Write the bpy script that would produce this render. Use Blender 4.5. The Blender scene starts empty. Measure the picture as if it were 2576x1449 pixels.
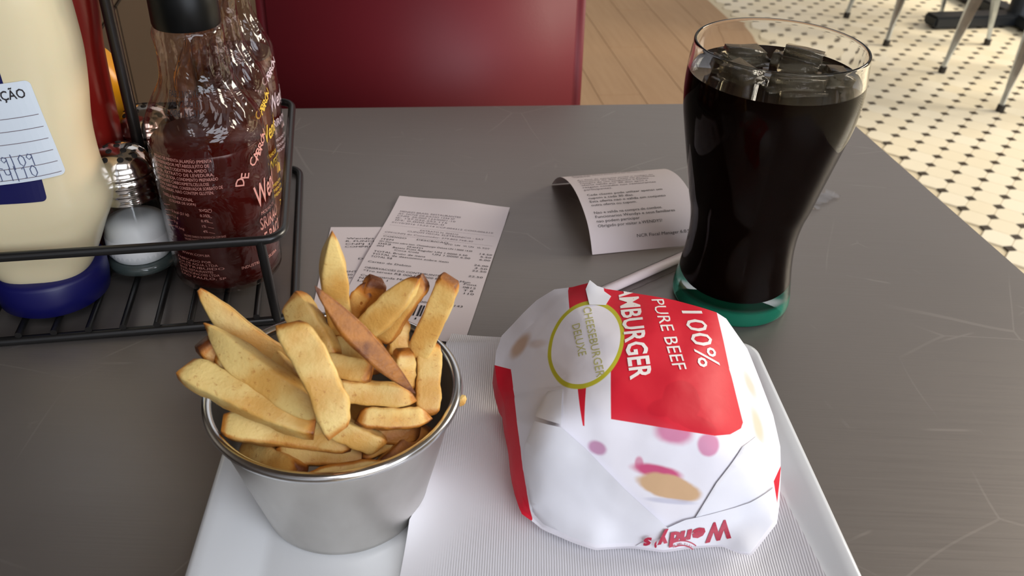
import bpy, bmesh, math, random
import numpy as np
from mathutils import Vector, Matrix, noise
from mathutils.geometry import delaunay_2d_cdt
PI = math.pi
scene = bpy.context.scene
COL = scene.collection
TZ = 0.75                                   # height of the table top

# ------------------------------------------------------------------ camera, world, lights
def lin(c):
    c = c / 255.0
    return c / 12.92 if c <= 0.04045 else ((c + 0.055) / 1.055) ** 2.4
def S(r, g, b): return (lin(r), lin(g), lin(b), 1.0)

cam_d = bpy.data.cameras.new('camera'); cam = bpy.data.objects.new('camera', cam_d); COL.objects.link(cam)
pitch, roll = 0.597228, 0.037895
fw = Vector((0, math.cos(pitch), -math.sin(pitch))); up0 = Vector((0, math.sin(pitch), math.cos(pitch))); rt0 = Vector((1, 0, 0))
rt = rt0 * math.cos(roll) + up0 * math.sin(roll); up = up0 * math.cos(roll) - rt0 * math.sin(roll)
cam.matrix_world = Matrix(((rt.x, up.x, -fw.x, 0), (rt.y, up.y, -fw.y, 0), (rt.z, up.z, -fw.z, 1.05), (0, 0, 0, 1)))
cam_d.sensor_width = 36.0; cam_d.lens = 36.0 * 2189.37 / 2576; cam_d.clip_start = 0.01
cam_d.dof.use_dof = True; cam_d.dof.focus_distance = 0.43; cam_d.dof.aperture_fstop = 20
scene.camera = cam

w = bpy.data.worlds.new('world'); scene.world = w; w.use_nodes = True
w.node_tree.nodes['Background'].inputs[0].default_value = (0.90, 0.90, 0.93, 1)
w.node_tree.nodes['Background'].inputs[1].default_value = 0.80
def area(name, loc, target, sx, sy, power, color):
    d = bpy.data.lights.new(name, 'AREA'); d.shape = 'RECTANGLE'; d.size = sx; d.size_y = sy; d.energy = power; d.color = color
    o = bpy.data.objects.new(name, d); COL.objects.link(o); o.location = loc
    o.rotation_euler = (Vector(target) - Vector(loc)).to_track_quat('-Z', 'Y').to_euler(); return o
area('window_light', (2.2, -2.6, 2.0), (0.1, 0.4, 0.75), 3.4, 2.2, 165, (0.84, 0.90, 1.0))
area('ceiling_light_table', (1.1, 0.9, 3.0), (0.3, 0.5, 0.75), 1.2, 1.2, 14, (1.0, 0.88, 0.78))
area('fill_light_near', (0.45, -0.75, 2.55), (0.1, 0.35, 0.75), 1.3, 1.3, 20, (0.96, 0.94, 1.0))  # added fill with no real source, brightens the paper and plate
area('lamp_right', (5.2, 3.2, 2.5), (1.7, 3.0, 0.0), 2.2, 1.6, 300, (1.0, 0.91, 0.76))
scene.view_settings.view_transform = 'Standard'; scene.view_settings.look = 'None'
scene.view_settings.gamma = 1.0; scene.view_settings.exposure = 0.0; scene.view_settings.use_curve_mapping = False

# ------------------------------------------------------------------ materials
class NT:
    def __init__(s, name):
        s.m = bpy.data.materials.new(name); s.m.use_nodes = True; s.t = s.m.node_tree
        s.b = s.t.nodes['Principled BSDF']; s.out = s.t.nodes['Material Output']
    def n(s, typ, **kw):
        q = s.t.nodes.new(typ)
        for k, v in kw.items(): setattr(q, k, v)
        return q
    def put(s, sock, v):
        if isinstance(v, bpy.types.NodeSocket): s.t.links.new(v, sock)
        elif v is not None: sock.default_value = v
    def math(s, op, a, b=None, c=None, clamp=False):
        q = s.n('ShaderNodeMath', operation=op); q.use_clamp = clamp
        for i, v in enumerate((a, b, c)): s.put(q.inputs[i], v)
        return q.outputs[0]
    def mix(s, f, a, b):
        q = s.n('ShaderNodeMix', data_type='RGBA'); s.put(q.inputs[0], f); s.put(q.inputs[6], a); s.put(q.inputs[7], b)
        return q.outputs[2]
    def obj(s): return s.n('ShaderNodeTexCoord').outputs['Object']
    def scaled(s, vec, sc, rot=(0, 0, 0)):
        q = s.n('ShaderNodeMapping'); s.put(q.inputs[0], vec); q.inputs['Scale'].default_value = sc; q.inputs['Rotation'].default_value = rot
        return q.outputs[0]
    def noise(s, vec, scale, detail=4, rough=0.5, dist=0.0):
        q = s.n('ShaderNodeTexNoise'); s.put(q.inputs['Vector'], vec); q.inputs['Scale'].default_value = scale
        q.inputs['Detail'].default_value = detail; q.inputs['Roughness'].default_value = rough; q.inputs['Distortion'].default_value = dist
        return q.outputs[0]
    def ramp(s, f, a, b, smooth=True):
        q = s.n('ShaderNodeMapRange'); q.interpolation_type = 'SMOOTHSTEP' if smooth else 'LINEAR'
        s.put(q.inputs[0], f); q.inputs[1].default_value = a; q.inputs[2].default_value = b
        return q.outputs[0]
    def bump(s, h, strength=0.3, dist=0.001):
        q = s.n('ShaderNodeBump'); s.put(q.inputs['Height'], h); q.inputs['Strength'].default_value = strength; q.inputs['Distance'].default_value = dist
        s.t.links.new(q.outputs[0], s.b.inputs['Normal']); return q.outputs[0]
    def set(s, **kw):
        names = dict(color='Base Color', rough='Roughness', metal='Metallic', ior='IOR', trans='Transmission Weight', spec='Specular IOR Level',
                     coat='Coat Weight', coatr='Coat Roughness', sss='Subsurface Weight', sssr='Subsurface Scale', aniso='Anisotropic', alpha='Alpha', sheen='Sheen Weight')
        for k, v in kw.items(): s.put(s.b.inputs[names[k]], v)
        return s
def plain(name, c, rough=0.5, **kw): return NT(name).set(color=c, rough=rough, **kw).m
M = {}
# brushed grey table top with fine scratches
t = NT('brushed_table_metal'); o = t.obj()
br = t.noise(t.scaled(o, (6, 260, 1)), 3, 3)
cl = t.noise(o, 3.5, 3)
vo = t.n('ShaderNodeTexVoronoi', feature='DISTANCE_TO_EDGE'); t.put(vo.inputs['Vector'], t.n('ShaderNodeVectorMath', operation='ADD').outputs[0])
va = vo.inputs['Vector'].links[0].from_node; t.put(va.inputs[0], o)
nz = t.n('ShaderNodeTexNoise'); t.put(nz.inputs['Vector'], o); nz.inputs['Scale'].default_value = 6; nz.inputs['Detail'].default_value = 1
vs = t.n('ShaderNodeVectorMath', operation='SCALE'); t.put(vs.inputs[0], nz.outputs[1]); vs.inputs[3].default_value = 0.035; t.put(va.inputs[1], vs.outputs[0])
vo.inputs['Scale'].default_value = 9
sc1 = t.math('MULTIPLY', t.ramp(vo.outputs[0], 0.006, 0.002), t.ramp(t.noise(o, 6, 2), 0.52, 0.60))
vo2 = t.n('ShaderNodeTexVoronoi', feature='DISTANCE_TO_EDGE'); t.put(vo2.inputs['Vector'], t.scaled(o, (1, 1, 1), (0, 0, 0.6))); vo2.inputs['Scale'].default_value = 15
sc2 = t.math('MULTIPLY', t.ramp(vo2.outputs[0], 0.014, 0.005), t.ramp(t.noise(t.scaled(o, (1.3, 1.1, 1)), 21, 2), 0.57, 0.66))
sc = t.math('MAXIMUM', sc1, sc2)
base = t.mix(cl, S(138, 132, 127), S(154, 147, 142)); base = t.mix(t.math('MULTIPLY', sc, 0.16), base, S(210, 202, 195))
t.set(color=base, metal=0.68, rough=t.math('ADD', t.math('MULTIPLY', br, 0.14), 0.36)); t.bump(br, 0.10, 0.0004); M['table'] = t.m
M['table_edge'] = plain('table_edge_band', S(118, 92, 62), 0.45)
M['black_metal'] = plain('black_coated_wire', S(22, 22, 22), 0.32, spec=0.6)
M['dark_metal'] = plain('dark_cast_metal', S(38, 42, 48), 0.45, metal=0.4)
t = NT('galvanised_steel'); t.set(color=t.mix(t.noise(t.obj(), 30, 2), S(170, 180, 188), S(215, 222, 228)), metal=0.9, rough=0.28); M['galv'] = t.m
M['rubber'] = plain('dark_rubber', S(45, 40, 34), 0.7)
# steel fry cup
t = NT('satin_steel'); o = t.obj(); n1 = t.noise(t.scaled(o, (1, 1, 0.5)), 60, 4)
t.set(color=t.mix(n1, S(186, 182, 176), S(222, 220, 216)), metal=1.0, rough=t.math('ADD', t.math('MULTIPLY', n1, 0.15), 0.34)); M['steel'] = t.m
M['steel_rim'] = plain('polished_steel', S(222, 222, 222), 0.16, metal=1.0)
t = NT('chrome'); t.set(color=S(225, 222, 216), metal=1.0, rough=0.10); M['chrome'] = t.m
M['porcelain'] = plain('white_porcelain', S(226, 229, 231), 0.10, coat=0.4)
# napkin: fine embossed ribs
t = NT('embossed_napkin'); o = t.obj()
wv = t.n('ShaderNodeTexWave', wave_type='BANDS', bands_direction='X'); t.put(wv.inputs['Vector'], o); wv.inputs['Scale'].default_value = 300; wv.inputs['Distortion'].default_value = 0.6
ms = t.ramp(t.noise(o, 9, 1), 0.40, 0.52)
t.set(color=S(234, 233, 236), rough=0.9, sheen=0.2); t.bump(t.math('MULTIPLY', wv.outputs[1], ms), 0.40, 0.0004); M['napkin'] = t.m
# fries
t = NT('fried_potato'); o = t.obj(); at_ = t.n('ShaderNodeAttribute', attribute_name='brown').outputs['Fac']
n1 = t.noise(o, 160, 5, 0.6); n2 = t.noise(o, 55, 3); n3 = t.noise(o, 900, 2)
f = t.math('ADD', at_, t.math('MULTIPLY', t.math('SUBTRACT', n1, 0.5), 0.55))
c = t.mix(t.ramp(n2, 0.36, 0.64), S(232, 202, 128), S(214, 164, 84)); c = t.mix(t.math('MULTIPLY', t.ramp(t.noise(o, 420, 3, 0.7), 0.60, 0.70), 0.5), c, S(176, 112, 50))
c = t.mix(t.ramp(f, 0.12, 0.60), c, S(190, 122, 46)); c = t.mix(t.ramp(t.math('ADD', f, t.math('MULTIPLY', t.math('SUBTRACT', n2, 0.5), 0.9)), 0.50, 0.95), c, S(104, 54, 20))
t.set(color=c, rough=0.48, sss=0.05, sssr=0.003, spec=0.4); t.b.inputs['Subsurface Radius'].default_value = (1.0, 0.5, 0.2)
t.bump(t.math('ADD', n3, t.math('MULTIPLY', n1, 1.2)), 0.28, 0.0008); M['fry'] = t.m
# drink glass: clear, tinted green in the thick foot
t = NT('drink_glass'); z = t.n('ShaderNodeSeparateXYZ'); t.put(z.inputs[0], t.obj())
t.set(color=t.mix(t.ramp(z.outputs[2], 0.016, 0.011), (1, 1, 1, 1), (0.02, 0.20, 0.12, 1)), rough=0.0, spec=0.2, trans=t.math('MULTIPLY_ADD', t.ramp(z.outputs[2], 0.009, 0.013), 0.6, 0.4), ior=1.17); M['glass'] = t.m
M['cola'] = plain('cola', (0.010, 0.0035, 0.002, 1), 0.03, spec=0.5)
t = NT('cola_depth'); t.t.nodes.remove(t.b); d_ = t.n('ShaderNodeBsdfDiffuse'); d_.inputs[0].default_value = (0.004, 0.0014, 0.0008, 1); t.put(t.out.inputs[0], d_.outputs[0]); M['cola_side'] = t.m
t = NT('ice'); o = t.obj(); t.set(color=(0.50, 0.44, 0.31, 1), rough=0.06, trans=0.92, ior=1.28); t.bump(t.noise(o, 110, 4, 0.6), 0.5, 0.003); M['ice'] = t.m
def thin(name, tint, gloss=0.05, bumpy=0.0, strength=1.0):     # thin clear plastic / thin glass wall
    t = NT(name); t.t.nodes.remove(t.b)
    tr = t.n('ShaderNodeBsdfTransparent'); tr.inputs[0].default_value = tint
    gl = t.n('ShaderNodeBsdfGlossy'); gl.inputs[1].default_value = gloss
    fr = t.n('ShaderNodeLayerWeight'); fr.inputs[0].default_value = 0.5
    fz = t.math('MULTIPLY_ADD', t.math('POWER', fr.outputs['Facing'], 4.0), 0.9, 0.045)
    mx = t.n('ShaderNodeMixShader'); t.put(mx.inputs[0], t.math('MULTIPLY', fz, strength, clamp=True))
    t.put(mx.inputs[1], tr.outputs[0]); t.put(mx.inputs[2], gl.outputs[0]); t.put(t.out.inputs[0], mx.outputs[0])
    if bumpy:
        b = t.n('ShaderNodeBump'); t.put(b.inputs['Height'], t.noise(t.obj(), 55, 3, 0.5, 0.8)); b.inputs['Strength'].default_value = bumpy; b.inputs['Distance'].default_value = 0.004
        t.put(gl.inputs['Normal'], b.outputs[0]); t.put(fr.inputs['Normal'], b.outputs[0])
    return t.m
M['pet'] = thin('clear_plastic', (0.90, 0.80, 0.76, 1), 0.08, 0.6, 1.0)
M['thin_glass'] = thin('thin_glass', (0.96, 0.97, 0.97, 1), 0.04, 0.0, 0.9)
M['film'] = thin('clear_film', (0.93, 0.92, 0.92, 1), 0.12, 0.3, 0.8)
t = NT('red_sauce'); o = t.obj(); t.set(color=t.mix(t.noise(o, 40, 3), S(80, 16, 10), S(52, 9, 7)), rough=0.22, spec=0.5); M['sauce_red'] = t.m
t = NT('amber_sauce'); o = t.obj(); t.set(color=t.mix(t.noise(o, 40, 3), S(110, 56, 12), S(78, 38, 9)), rough=0.22, spec=0.5); M['sauce_amber'] = t.m
M['black_plastic'] = plain('black_plastic', S(9, 10, 10), 0.38, spec=0.2)
M['mayo'] = plain('cream_plastic', S(222, 209, 172), 0.24, sss=0.1, sssr=0.005)
M['navy'] = plain('navy_plastic', S(15, 16, 84), 0.4)
M['navy_print'] = plain('navy_label', S(18, 20, 78), 0.35)
M['olive_print'] = plain('olive_label', S(84, 84, 40), 0.4)
M['sticker'] = plain('white_sticker', S(214, 224, 232), 0.6)
M['ketchup'] = plain('red_plastic', S(104, 16, 12), 0.3)
M['mustard'] = plain('yellow_plastic', S(236, 168, 20), 0.3)
M['base_glass'] = plain('thick_glass_foot', S(70, 80, 78), 0.08, spec=0.6)
M['salt'] = plain('salt', S(252, 252, 252), 0.9)
M['pepper'] = plain('ground_pepper', S(70, 58, 46), 0.9)
M['hole'] = plain('hole_black', S(14, 12, 10), 0.8)
M['receipt'] = plain('thermal_paper', S(226, 215, 216), 0.75)
M['ink_grey'] = plain('grey_ink', S(120, 110, 116), 0.8)
M['ink_black'] = plain('black_ink', S(34, 30, 34), 0.7)
M['ink_pen'] = plain('pen_ink', S(72, 82, 118), 0.7)
M['ink_pink'] = plain('pink_print', S(214, 150, 138), 0.5)
M['ink_yellow'] = plain('yellow_print', S(226, 186, 64), 0.5)
M['ink_lilac'] = plain('lilac_print', S(206, 184, 190), 0.5)
M['ink_white'] = plain('white_print', S(240, 232, 228), 0.6)
M['ink_olive'] = plain('olive_print_ink', S(186, 182, 112), 0.6)
M['ink_red'] = plain('red_print', S(178, 26, 62), 0.5)
M['straw'] = plain('white_straw', S(240, 226, 228), 0.5)
t = NT('red_vinyl'); o = t.obj(); t.set(color=t.mix(t.noise(o, 7, 3), S(104, 24, 32), S(120, 30, 40)), rough=0.52, spec=0.35); t.bump(t.noise(o, 420, 2), 0.08, 0.0006); M['vinyl'] = t.m
t = NT('cream_tile'); o = t.n('ShaderNodeObjectInfo').outputs['Random']; t.set(color=t.mix(o, S(246, 232, 200), S(252, 241, 214)), rough=0.3); M['tile'] = t.m
M['tile_far'] = plain('cream_tile_far', S(249, 237, 207), 0.3)
M['dot'] = plain('dark_tile', S(64, 50, 32), 0.35)
M['grout'] = plain('grout', S(222, 206, 172), 0.9)
def wood(name, a, b, rough, sx, sy):
    t = NT(name); o = t.obj(); g = t.noise(t.scaled(o, (sx, sy, sx)), 5, 4, 0.55, 0.6); r = t.n('ShaderNodeObjectInfo').outputs['Random']
    c = t.mix(g, a, b); c = t.mix(t.math('MULTIPLY', r, 0.25), c, b); t.set(color=c, rough=rough); t.bump(g, 0.12, 0.001); return t.m
M['plank'] = wood('oak_plank', S(196, 160, 122), S(168, 130, 92), 0.42, 9, 0.9)
M['wall_tile'] = wood('brown_wood_tile', S(46, 33, 24), S(30, 22, 15), 0.4, 7, 1.0)
M['wall_grout'] = plain('wall_joint', S(104, 84, 68), 0.8)
M['wall_paint'] = plain('wall_paint', S(150, 138, 126), 0.8)
M['shading_ceiling'] = plain('shading_ceiling_paint', S(112, 106, 102), 0.9)

# ------------------------------------------------------------------ builders
def link(name, me, mat=None, parent=None):
    o = bpy.data.objects.new(name, me); COL.objects.link(o)
    if mat is not None and me is not None and not me.materials: me.materials.append(mat)
    if parent is not None: o.parent = parent
    return o
def mesh(name, V, F, smooth=True):
    me = bpy.data.meshes.new(name); me.from_pydata([tuple(v) for v in V], [], F); me.validate()
    if smooth: me.polygons.foreach_set('use_smooth', [True] * len(me.polygons)); me.set_sharp_from_angle(angle=math.radians(62))
    return me
def frombm(name, bm, smooth=False):
    bmesh.ops.recalc_face_normals(bm, faces=bm.faces); me = bpy.data.meshes.new(name); bm.to_mesh(me); bm.free()
    if smooth: me.polygons.foreach_set('use_smooth', [True] * len(me.polygons))
    return me
def tag(o, label, cat, group=None):
    o['label'] = label; o['category'] = cat
    if group: o['group'] = group
    return o
def thing(name, label, cat, loc=(0, 0, 0), rz=0.0, group=None):
    o = bpy.data.objects.new(name, None); COL.objects.link(o); o.location = loc; o.rotation_euler = (0, 0, rz); o.empty_display_size = 0.02
    return tag(o, label, cat, group)
def struct(o): o['kind'] = 'structure'; return o
def copy_tree(o, parent=None):
    c = o.copy(); COL.objects.link(c)
    if parent is not None: c.parent = parent
    for ch in list(o.children): copy_tree(ch, c)
    return c
def lathe(prof, seg=64, rf=None, sy=1.0):
    V, F = [], []
    idx = []
    for k, (r, z) in enumerate(prof):
        if r < 1e-6: idx.append([len(V)]); V.append((0, 0, z)); continue
        row = []
        for i in range(seg):
            th = 2 * PI * i / seg; rr = r * (rf(th, z) if rf else 1); row.append(len(V)); V.append((rr * math.cos(th), rr * math.sin(th) * sy, z))
        idx.append(row)
    for a, b in zip(idx, idx[1:]):
        if len(a) == 1 and len(b) == 1: continue
        for i in range(seg):
            j = (i + 1) % seg
            if len(a) == 1: F.append((a[0], b[j], b[i]))
            elif len(b) == 1: F.append((a[i], a[j], b[0]))
            else: F.append((a[i], a[j], b[j], b[i]))
    return mesh('lathe', V, F)
def tube(path, r, seg=10, closed=False, cap=True):
    P = [Vector(p) for p in path]; n = len(P); V, F = [], []
    rr = r if isinstance(r, (list, tuple)) else [r] * n
    prev = None
    for i, p in enumerate(P):
        a = P[(i - 1) % n] if (closed or i > 0) else p; b = P[(i + 1) % n] if (closed or i < n - 1) else p
        d = (b - a).normalized()
        if prev is None: prev = d.orthogonal().normalized()
        prev = (prev - d * prev.dot(d)).normalized(); q = d.cross(prev)
        for k in range(seg):
            th = 2 * PI * k / seg; V.append(p + (prev * math.cos(th) + q * math.sin(th)) * rr[i])
    m = n if closed else n - 1
    for i in range(m):
        for k in range(seg):
            F.append((i * seg + k, i * seg + (k + 1) % seg, ((i + 1) % n) * seg + (k + 1) % seg, ((i + 1) % n) * seg + k))
    if cap and not closed: F.append(tuple(range(seg))[::-1]); F.append(tuple((n - 1) * seg + k for k in range(seg)))
    return mesh('tube', V, F)
def rounded_path(pts, r, closed=True, n=6):
    P = [Vector(p) for p in pts]; out = []
    for i, p in enumerate(P):
        if not closed and i in (0, len(P) - 1): out.append(p); continue
        a = (P[i - 1] - p).normalized(); b = (P[(i + 1) % len(P)] - p).normalized()
        s, e = p + a * r, p + b * r
        for k in range(n + 1):
            u = k / n; out.append(s * (1 - u) ** 2 + p * 2 * u * (1 - u) + e * u * u)
    return out
def box_bm(bm, c, s, rz=0.0, bev=0.0):
    r = bmesh.ops.create_cube(bm, size=1.0, matrix=Matrix.Translation(c) @ Matrix.Rotation(rz, 4, 'Z') @ Matrix.Diagonal((s[0], s[1], s[2], 1)))
    if bev:
        ed = list({e for v in r['verts'] for e in v.link_edges}); bmesh.ops.bevel(bm, geom=ed, offset=bev, segments=2, affect='EDGES')
def box(name, c, s, mat, parent=None, rz=0.0, bev=0.0):
    bm = bmesh.new(); box_bm(bm, c, s, rz, bev); return link(name, frombm(name, bm), mat, parent)
_tc = {}
def text2d(s, size=1.0, bold=0.0, shear=0.0, res=2, space=1.0):
    """flat lettering: (verts Nx2, faces) with the line starting at x = 0 on its baseline"""
    k = (s, bold, shear, res, space)
    if k not in _tc:
        cu = bpy.data.curves.new('lettering', 'FONT'); cu.body = s; cu.size = 1.0; cu.offset = bold; cu.shear = shear; cu.resolution_u = res; cu.space_character = space
        ob = bpy.data.objects.new('lettering', cu); COL.objects.link(ob)
        me = bpy.data.meshes.new_from_object(ob); V = np.array([v.co[:2] for v in me.vertices]).reshape(-1, 2); F = [tuple(p.vertices) for p in me.polygons]
        bpy.data.objects.remove(ob); bpy.data.meshes.remove(me); bpy.data.curves.remove(cu)
        if len(V): V[:, 0] -= V[:, 0].min()
        _tc[k] = (V, F)
    V, F = _tc[k]
    return V * size, F
class Print:
    """collects flat lettering in a plane (u, v) and lays it on a surface given by fn(u, v) -> point"""
    def __init__(s): s.V = []; s.F = []
    def add(s, V, F):
        o = len(s.V); s.V += [tuple(v) for v in V]; s.F += [tuple(i + o for i in f) for f in F]
    def line(s, txt, x, y, size, ang=0.0, width=None, height=None, **kw):
        V, F = text2d(txt, 1.0, **kw)
        if not len(V): return
        V = V.copy(); V *= size
        if width: V[:, 0] *= width / max(V[:, 0].max(), 1e-9)
        if height: V[:, 1] *= height / (0.70 * size)
        c, q = math.cos(ang), math.sin(ang)
        s.add(np.stack([x + V[:, 0] * c - V[:, 1] * q, y + V[:, 0] * q + V[:, 1] * c], 1), F)
    def rect(s, x0, y0, x1, y1): s.add([(x0, y0), (x1, y0), (x1, y1), (x0, y1)], [(0, 1, 2, 3)])
    def stroke(s, pts, wd):
        P = [Vector((p[0], p[1])) for p in pts]; V = []
        for i, p in enumerate(P):
            d = (P[min(i + 1, len(P) - 1)] - P[max(i - 1, 0)]); d = d.normalized() if d.length else Vector((1, 0)); n = Vector((-d.y, d.x)) * wd / 2
            V += [p + n, p - n]
        s.add(V, [(2 * i, 2 * i + 1, 2 * i + 3, 2 * i + 2) for i in range(len(P) - 1)])
    def build(s, name, fn, mat, parent, dens=None):
        bm = bmesh.new(); vs = [bm.verts.new((v[0], v[1], 0)) for v in s.V]
        for f in s.F:
            try: bm.faces.new([vs[i] for i in f])
            except ValueError: pass
        if dens:
            for ax in (0, 1):
                lo = min(v[ax] for v in s.V); hi = max(v[ax] for v in s.V); k = lo + dens / 2
                while k < hi:
                    co = [0, 0, 0]; no = [0, 0, 0]; co[ax] = k; no[ax] = 1
                    bmesh.ops.bisect_plane(bm, geom=bm.verts[:] + bm.edges[:] + bm.faces[:], plane_co=co, plane_no=no); k += dens
        for v in bm.verts: v.co = fn(v.co.x, v.co.y)
        me = bpy.data.meshes.new(name); bm.to_mesh(me); bm.free()
        return link(name, me, mat, parent)

# ------------------------------------------------------------------ the room
rA = math.radians(9.14)                                     # the room's axes, turned against the view
ra, rb = Vector((math.cos(rA), math.sin(rA), 0)), Vector((-math.sin(rA), math.cos(rA), 0))
def room(a, b, z=0.0): return ra * a + rb * b + Vector((0, 0, z))
fl = struct(link('floor', mesh('floor', [room(-1.5, -4, -0.004), room(7, -4, -0.004), room(7, 8, -0.004), room(-1.5, 8, -0.004)], [(0, 1, 2, 3)], False), M['grout']))
# octagon-and-dot mosaic
sL = 0.0697; aL = math.radians(-35.858); l1 = Vector((math.cos(aL), math.sin(aL), 0)); l2 = Vector((-math.sin(aL), math.cos(aL), 0)); lo = Vector((1.0937, 2.0270, 0))
cutd = 0.0155; gap = 0.0006
def prism(poly, top, bot, inset):
    n = len(poly); c = sum((Vector(p) for p in poly), Vector((0, 0))) / n
    V = [(p[0], p[1], bot) for p in poly] + [(p[0], p[1], top - inset * 0.6) for p in poly] + [((p[0] - c.x) * (1 - inset / c_len(p, c)) + c.x, (p[1] - c.y) * (1 - inset / c_len(p, c)) + c.y, top) for p in poly]
    F = [tuple(range(2 * n, 3 * n))]
    for r in (0, n):
        for i in range(n): F.append((r + i, r + (i + 1) % n, r + n + (i + 1) % n, r + n + i))
    return V, F
def c_len(p, c): return max((Vector(p) - c).length, 1e-6)
h = sL / 2 - gap; e = h - cutd + gap * 0.6
octo = [(h, -e), (h, e), (e, h), (-e, h), (-h, e), (-h, -e), (-e, -h), (e, -h)]
octo_m = mesh('octagon_tile', *prism(octo, 0.0, -0.004, 0.0006), smooth=False); octo_m.materials.append(M['tile'])
dd = cutd - gap * 1.3
dot_m = mesh('dot_tile', *prism([(dd, 0), (0, dd), (-dd, 0), (0, -dd)], 0.0002, -0.004, 0.0010), smooth=False); dot_m.materials.append(M['dot'])
TBL = [Vector((0.2850, 0.7655)), Vector((-0.3870, 0.6790)), Vector((-0.2445, -0.0150)), Vector((0.4130, 0.0000))]   # table corners: far right, far left, near left, near right
def in_quad(p, Q):
    s = [(Q[(i + 1) % 4] - Q[i]).cross(p - Q[i]) for i in range(4)]
    return all(x >= 0 for x in s) or all(x <= 0 for x in s)
C0 = Vector((0, 0, 1.05))
def seen(P):
    d = P - C0; k = d.dot(fw)
    if k < 0.2: return False
    x, y = d.dot(rt) / k * 2189.4, d.dot(up) / k * 2189.4
    if abs(x) > 1310 or abs(y) > 745: return False
    q = C0 + d * (0.30 / 1.05)
    return not in_quad(Vector((q.x, q.y)), TBL)
bound = room(0, 0).dot(ra); bline = Vector((0.862, 3.586, 0)).dot(ra)
tiles, dots = [], []
for i in range(-75, 40):
    for j in range(-45, 75):
        P = lo + l1 * (j * sL) - l2 * (i * sL); Q = P + l1 * (sL / 2) - l2 * (sL / 2)
        for A, lst, mrg in ((Q, tiles, 0.0), (P, dots, 0.012)):
            a, b = A.dot(ra), A.dot(rb)
            if a > bline + mrg and -1.0 < b < 5.2 and a < 4.2: lst.append((seen(A), (A - C0).length, A))
def lay(lst, me, name, stuffname, mat):
    near = sorted([x for x in lst if x[0]], key=lambda x: x[1])[:300]; ids = {id(x) for x in near}
    for x in near:
        o = bpy.data.objects.new(name, me); COL.objects.link(o); o.parent = fl; o.location = x[2]; o.rotation_euler = (0, 0, aL)
    bV = np.array([v.co[:] for v in me.vertices]); bF = [tuple(p.vertices) for p in me.polygons]; c, s = math.cos(aL), math.sin(aL)
    R = np.stack([bV[:, 0] * c - bV[:, 1] * s, bV[:, 0] * s + bV[:, 1] * c, bV[:, 2]], 1); V, F = [], []
    for x in lst:
        if id(x) in ids: continue
        k = len(V) * len(bV); V.append(R + np.array(x[2])); F += [tuple(i + k for i in f) for f in bF]
    o = link(stuffname, mesh(stuffname, np.concatenate(V).tolist(), F, False), mat, fl); o['kind'] = 'stuff'
lay(tiles, octo_m, 'octagon_tile', 'distant_octagon_tiles', M['tile_far'])
lay(dots, dot_m, 'dot_tile', 'distant_dot_tiles', M['dot'])
# oak planks left of the mosaic
random.seed(4); pw, plen = 0.143, 1.22
pm = bmesh.new(); box_bm(pm, (0, 0, -0.003), (pw - 0.0009, plen - 0.0009, 0.0046), bev=0.0008); plank_m = frombm('floor_plank', pm); plank_m.materials.append(M['plank'])
joint = Vector((0.30, 2.672, 0)).dot(rb); side = Vector((0.392, 2.69, 0)).dot(ra)
for i in range(-12, 7):
    a = side + (i - 0.5) * pw
    if a + pw / 2 > bline + 0.10: continue
    off = joint + (0 if i == 0 else ((i * 0.37) % 1.0) * plen)
    for k in range(-3, 4):
        b = off + (k + 0.5) * plen
        if -1.2 < b < 5.5:
            o = bpy.data.objects.new('floor_plank', plank_m); COL.objects.link(o); o.parent = fl; o.location = room(a, b, -0.0008); o.rotation_euler = (0, 0, rA)
# walls, and an overhead slab added to keep light off the table
cA = math.radians(11.46); e1 = Vector((math.cos(cA), math.sin(cA), 0)); e2 = Vector((-math.sin(cA), math.cos(cA), 0)); CO = Vector((-0.1237, 0.3977, TZ))
def cad(a, b, z=0.0): return CO + e1 * a + e2 * b + Vector((0, 0, z))
wl = struct(thing('wall_left', 'brown wood-look tiled wall beside the table', 'wall')); del wl['category']; del wl['label']
wl.location = cad(-0.212, 0, -TZ); wl.rotation_euler = (0, 0, cA)
box('wall_backing', (-0.06, 1.0, 1.5), (0.112, 9.0, 3.0), M['wall_grout'], wl)
tm = bmesh.new(); box_bm(tm, (0, 0, 0), (0.010, 0.897, 0.247), bev=0.001); tile_m = frombm('wall_tile', tm); tile_m.materials.append(M['wall_tile'])
for r in range(12):
    for k in range(-4, 6):
        y = 0.63 + (k + 0.5) * 0.9 + (0.3 * ((r + 1) % 3) if r != 2 else 0)
        if -3.2 < y < 5.3:
            o = bpy.data.objects.new('wall_tile', tile_m); COL.objects.link(o); o.parent = wl; o.location = (-0.003, y, 0.725 - 2.875 * 0.25 + 0.25 * r + 0.125 - 0.00625)
struct(box('wall_back', room(2.5, 7.0, 1.5), (9.5, 0.1, 3.0), M['wall_paint'], rz=rA))
struct(box('wall_right', room(6.2, 2.0, 1.5), (0.1, 12, 3.0), M['wall_paint'], rz=rA))
struct(box('wall_front', room(2.5, -3.6, 1.5), (9.5, 0.1, 3.0), M['wall_paint'], rz=rA))

struct(box('shading_ceiling', room(0.35, -0.4, 2.65), (4.1, 5.8, 0.1), M['shading_ceiling'], rz=rA))  # unseen partial slab, added to darken the table's left side and its reflections

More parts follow.
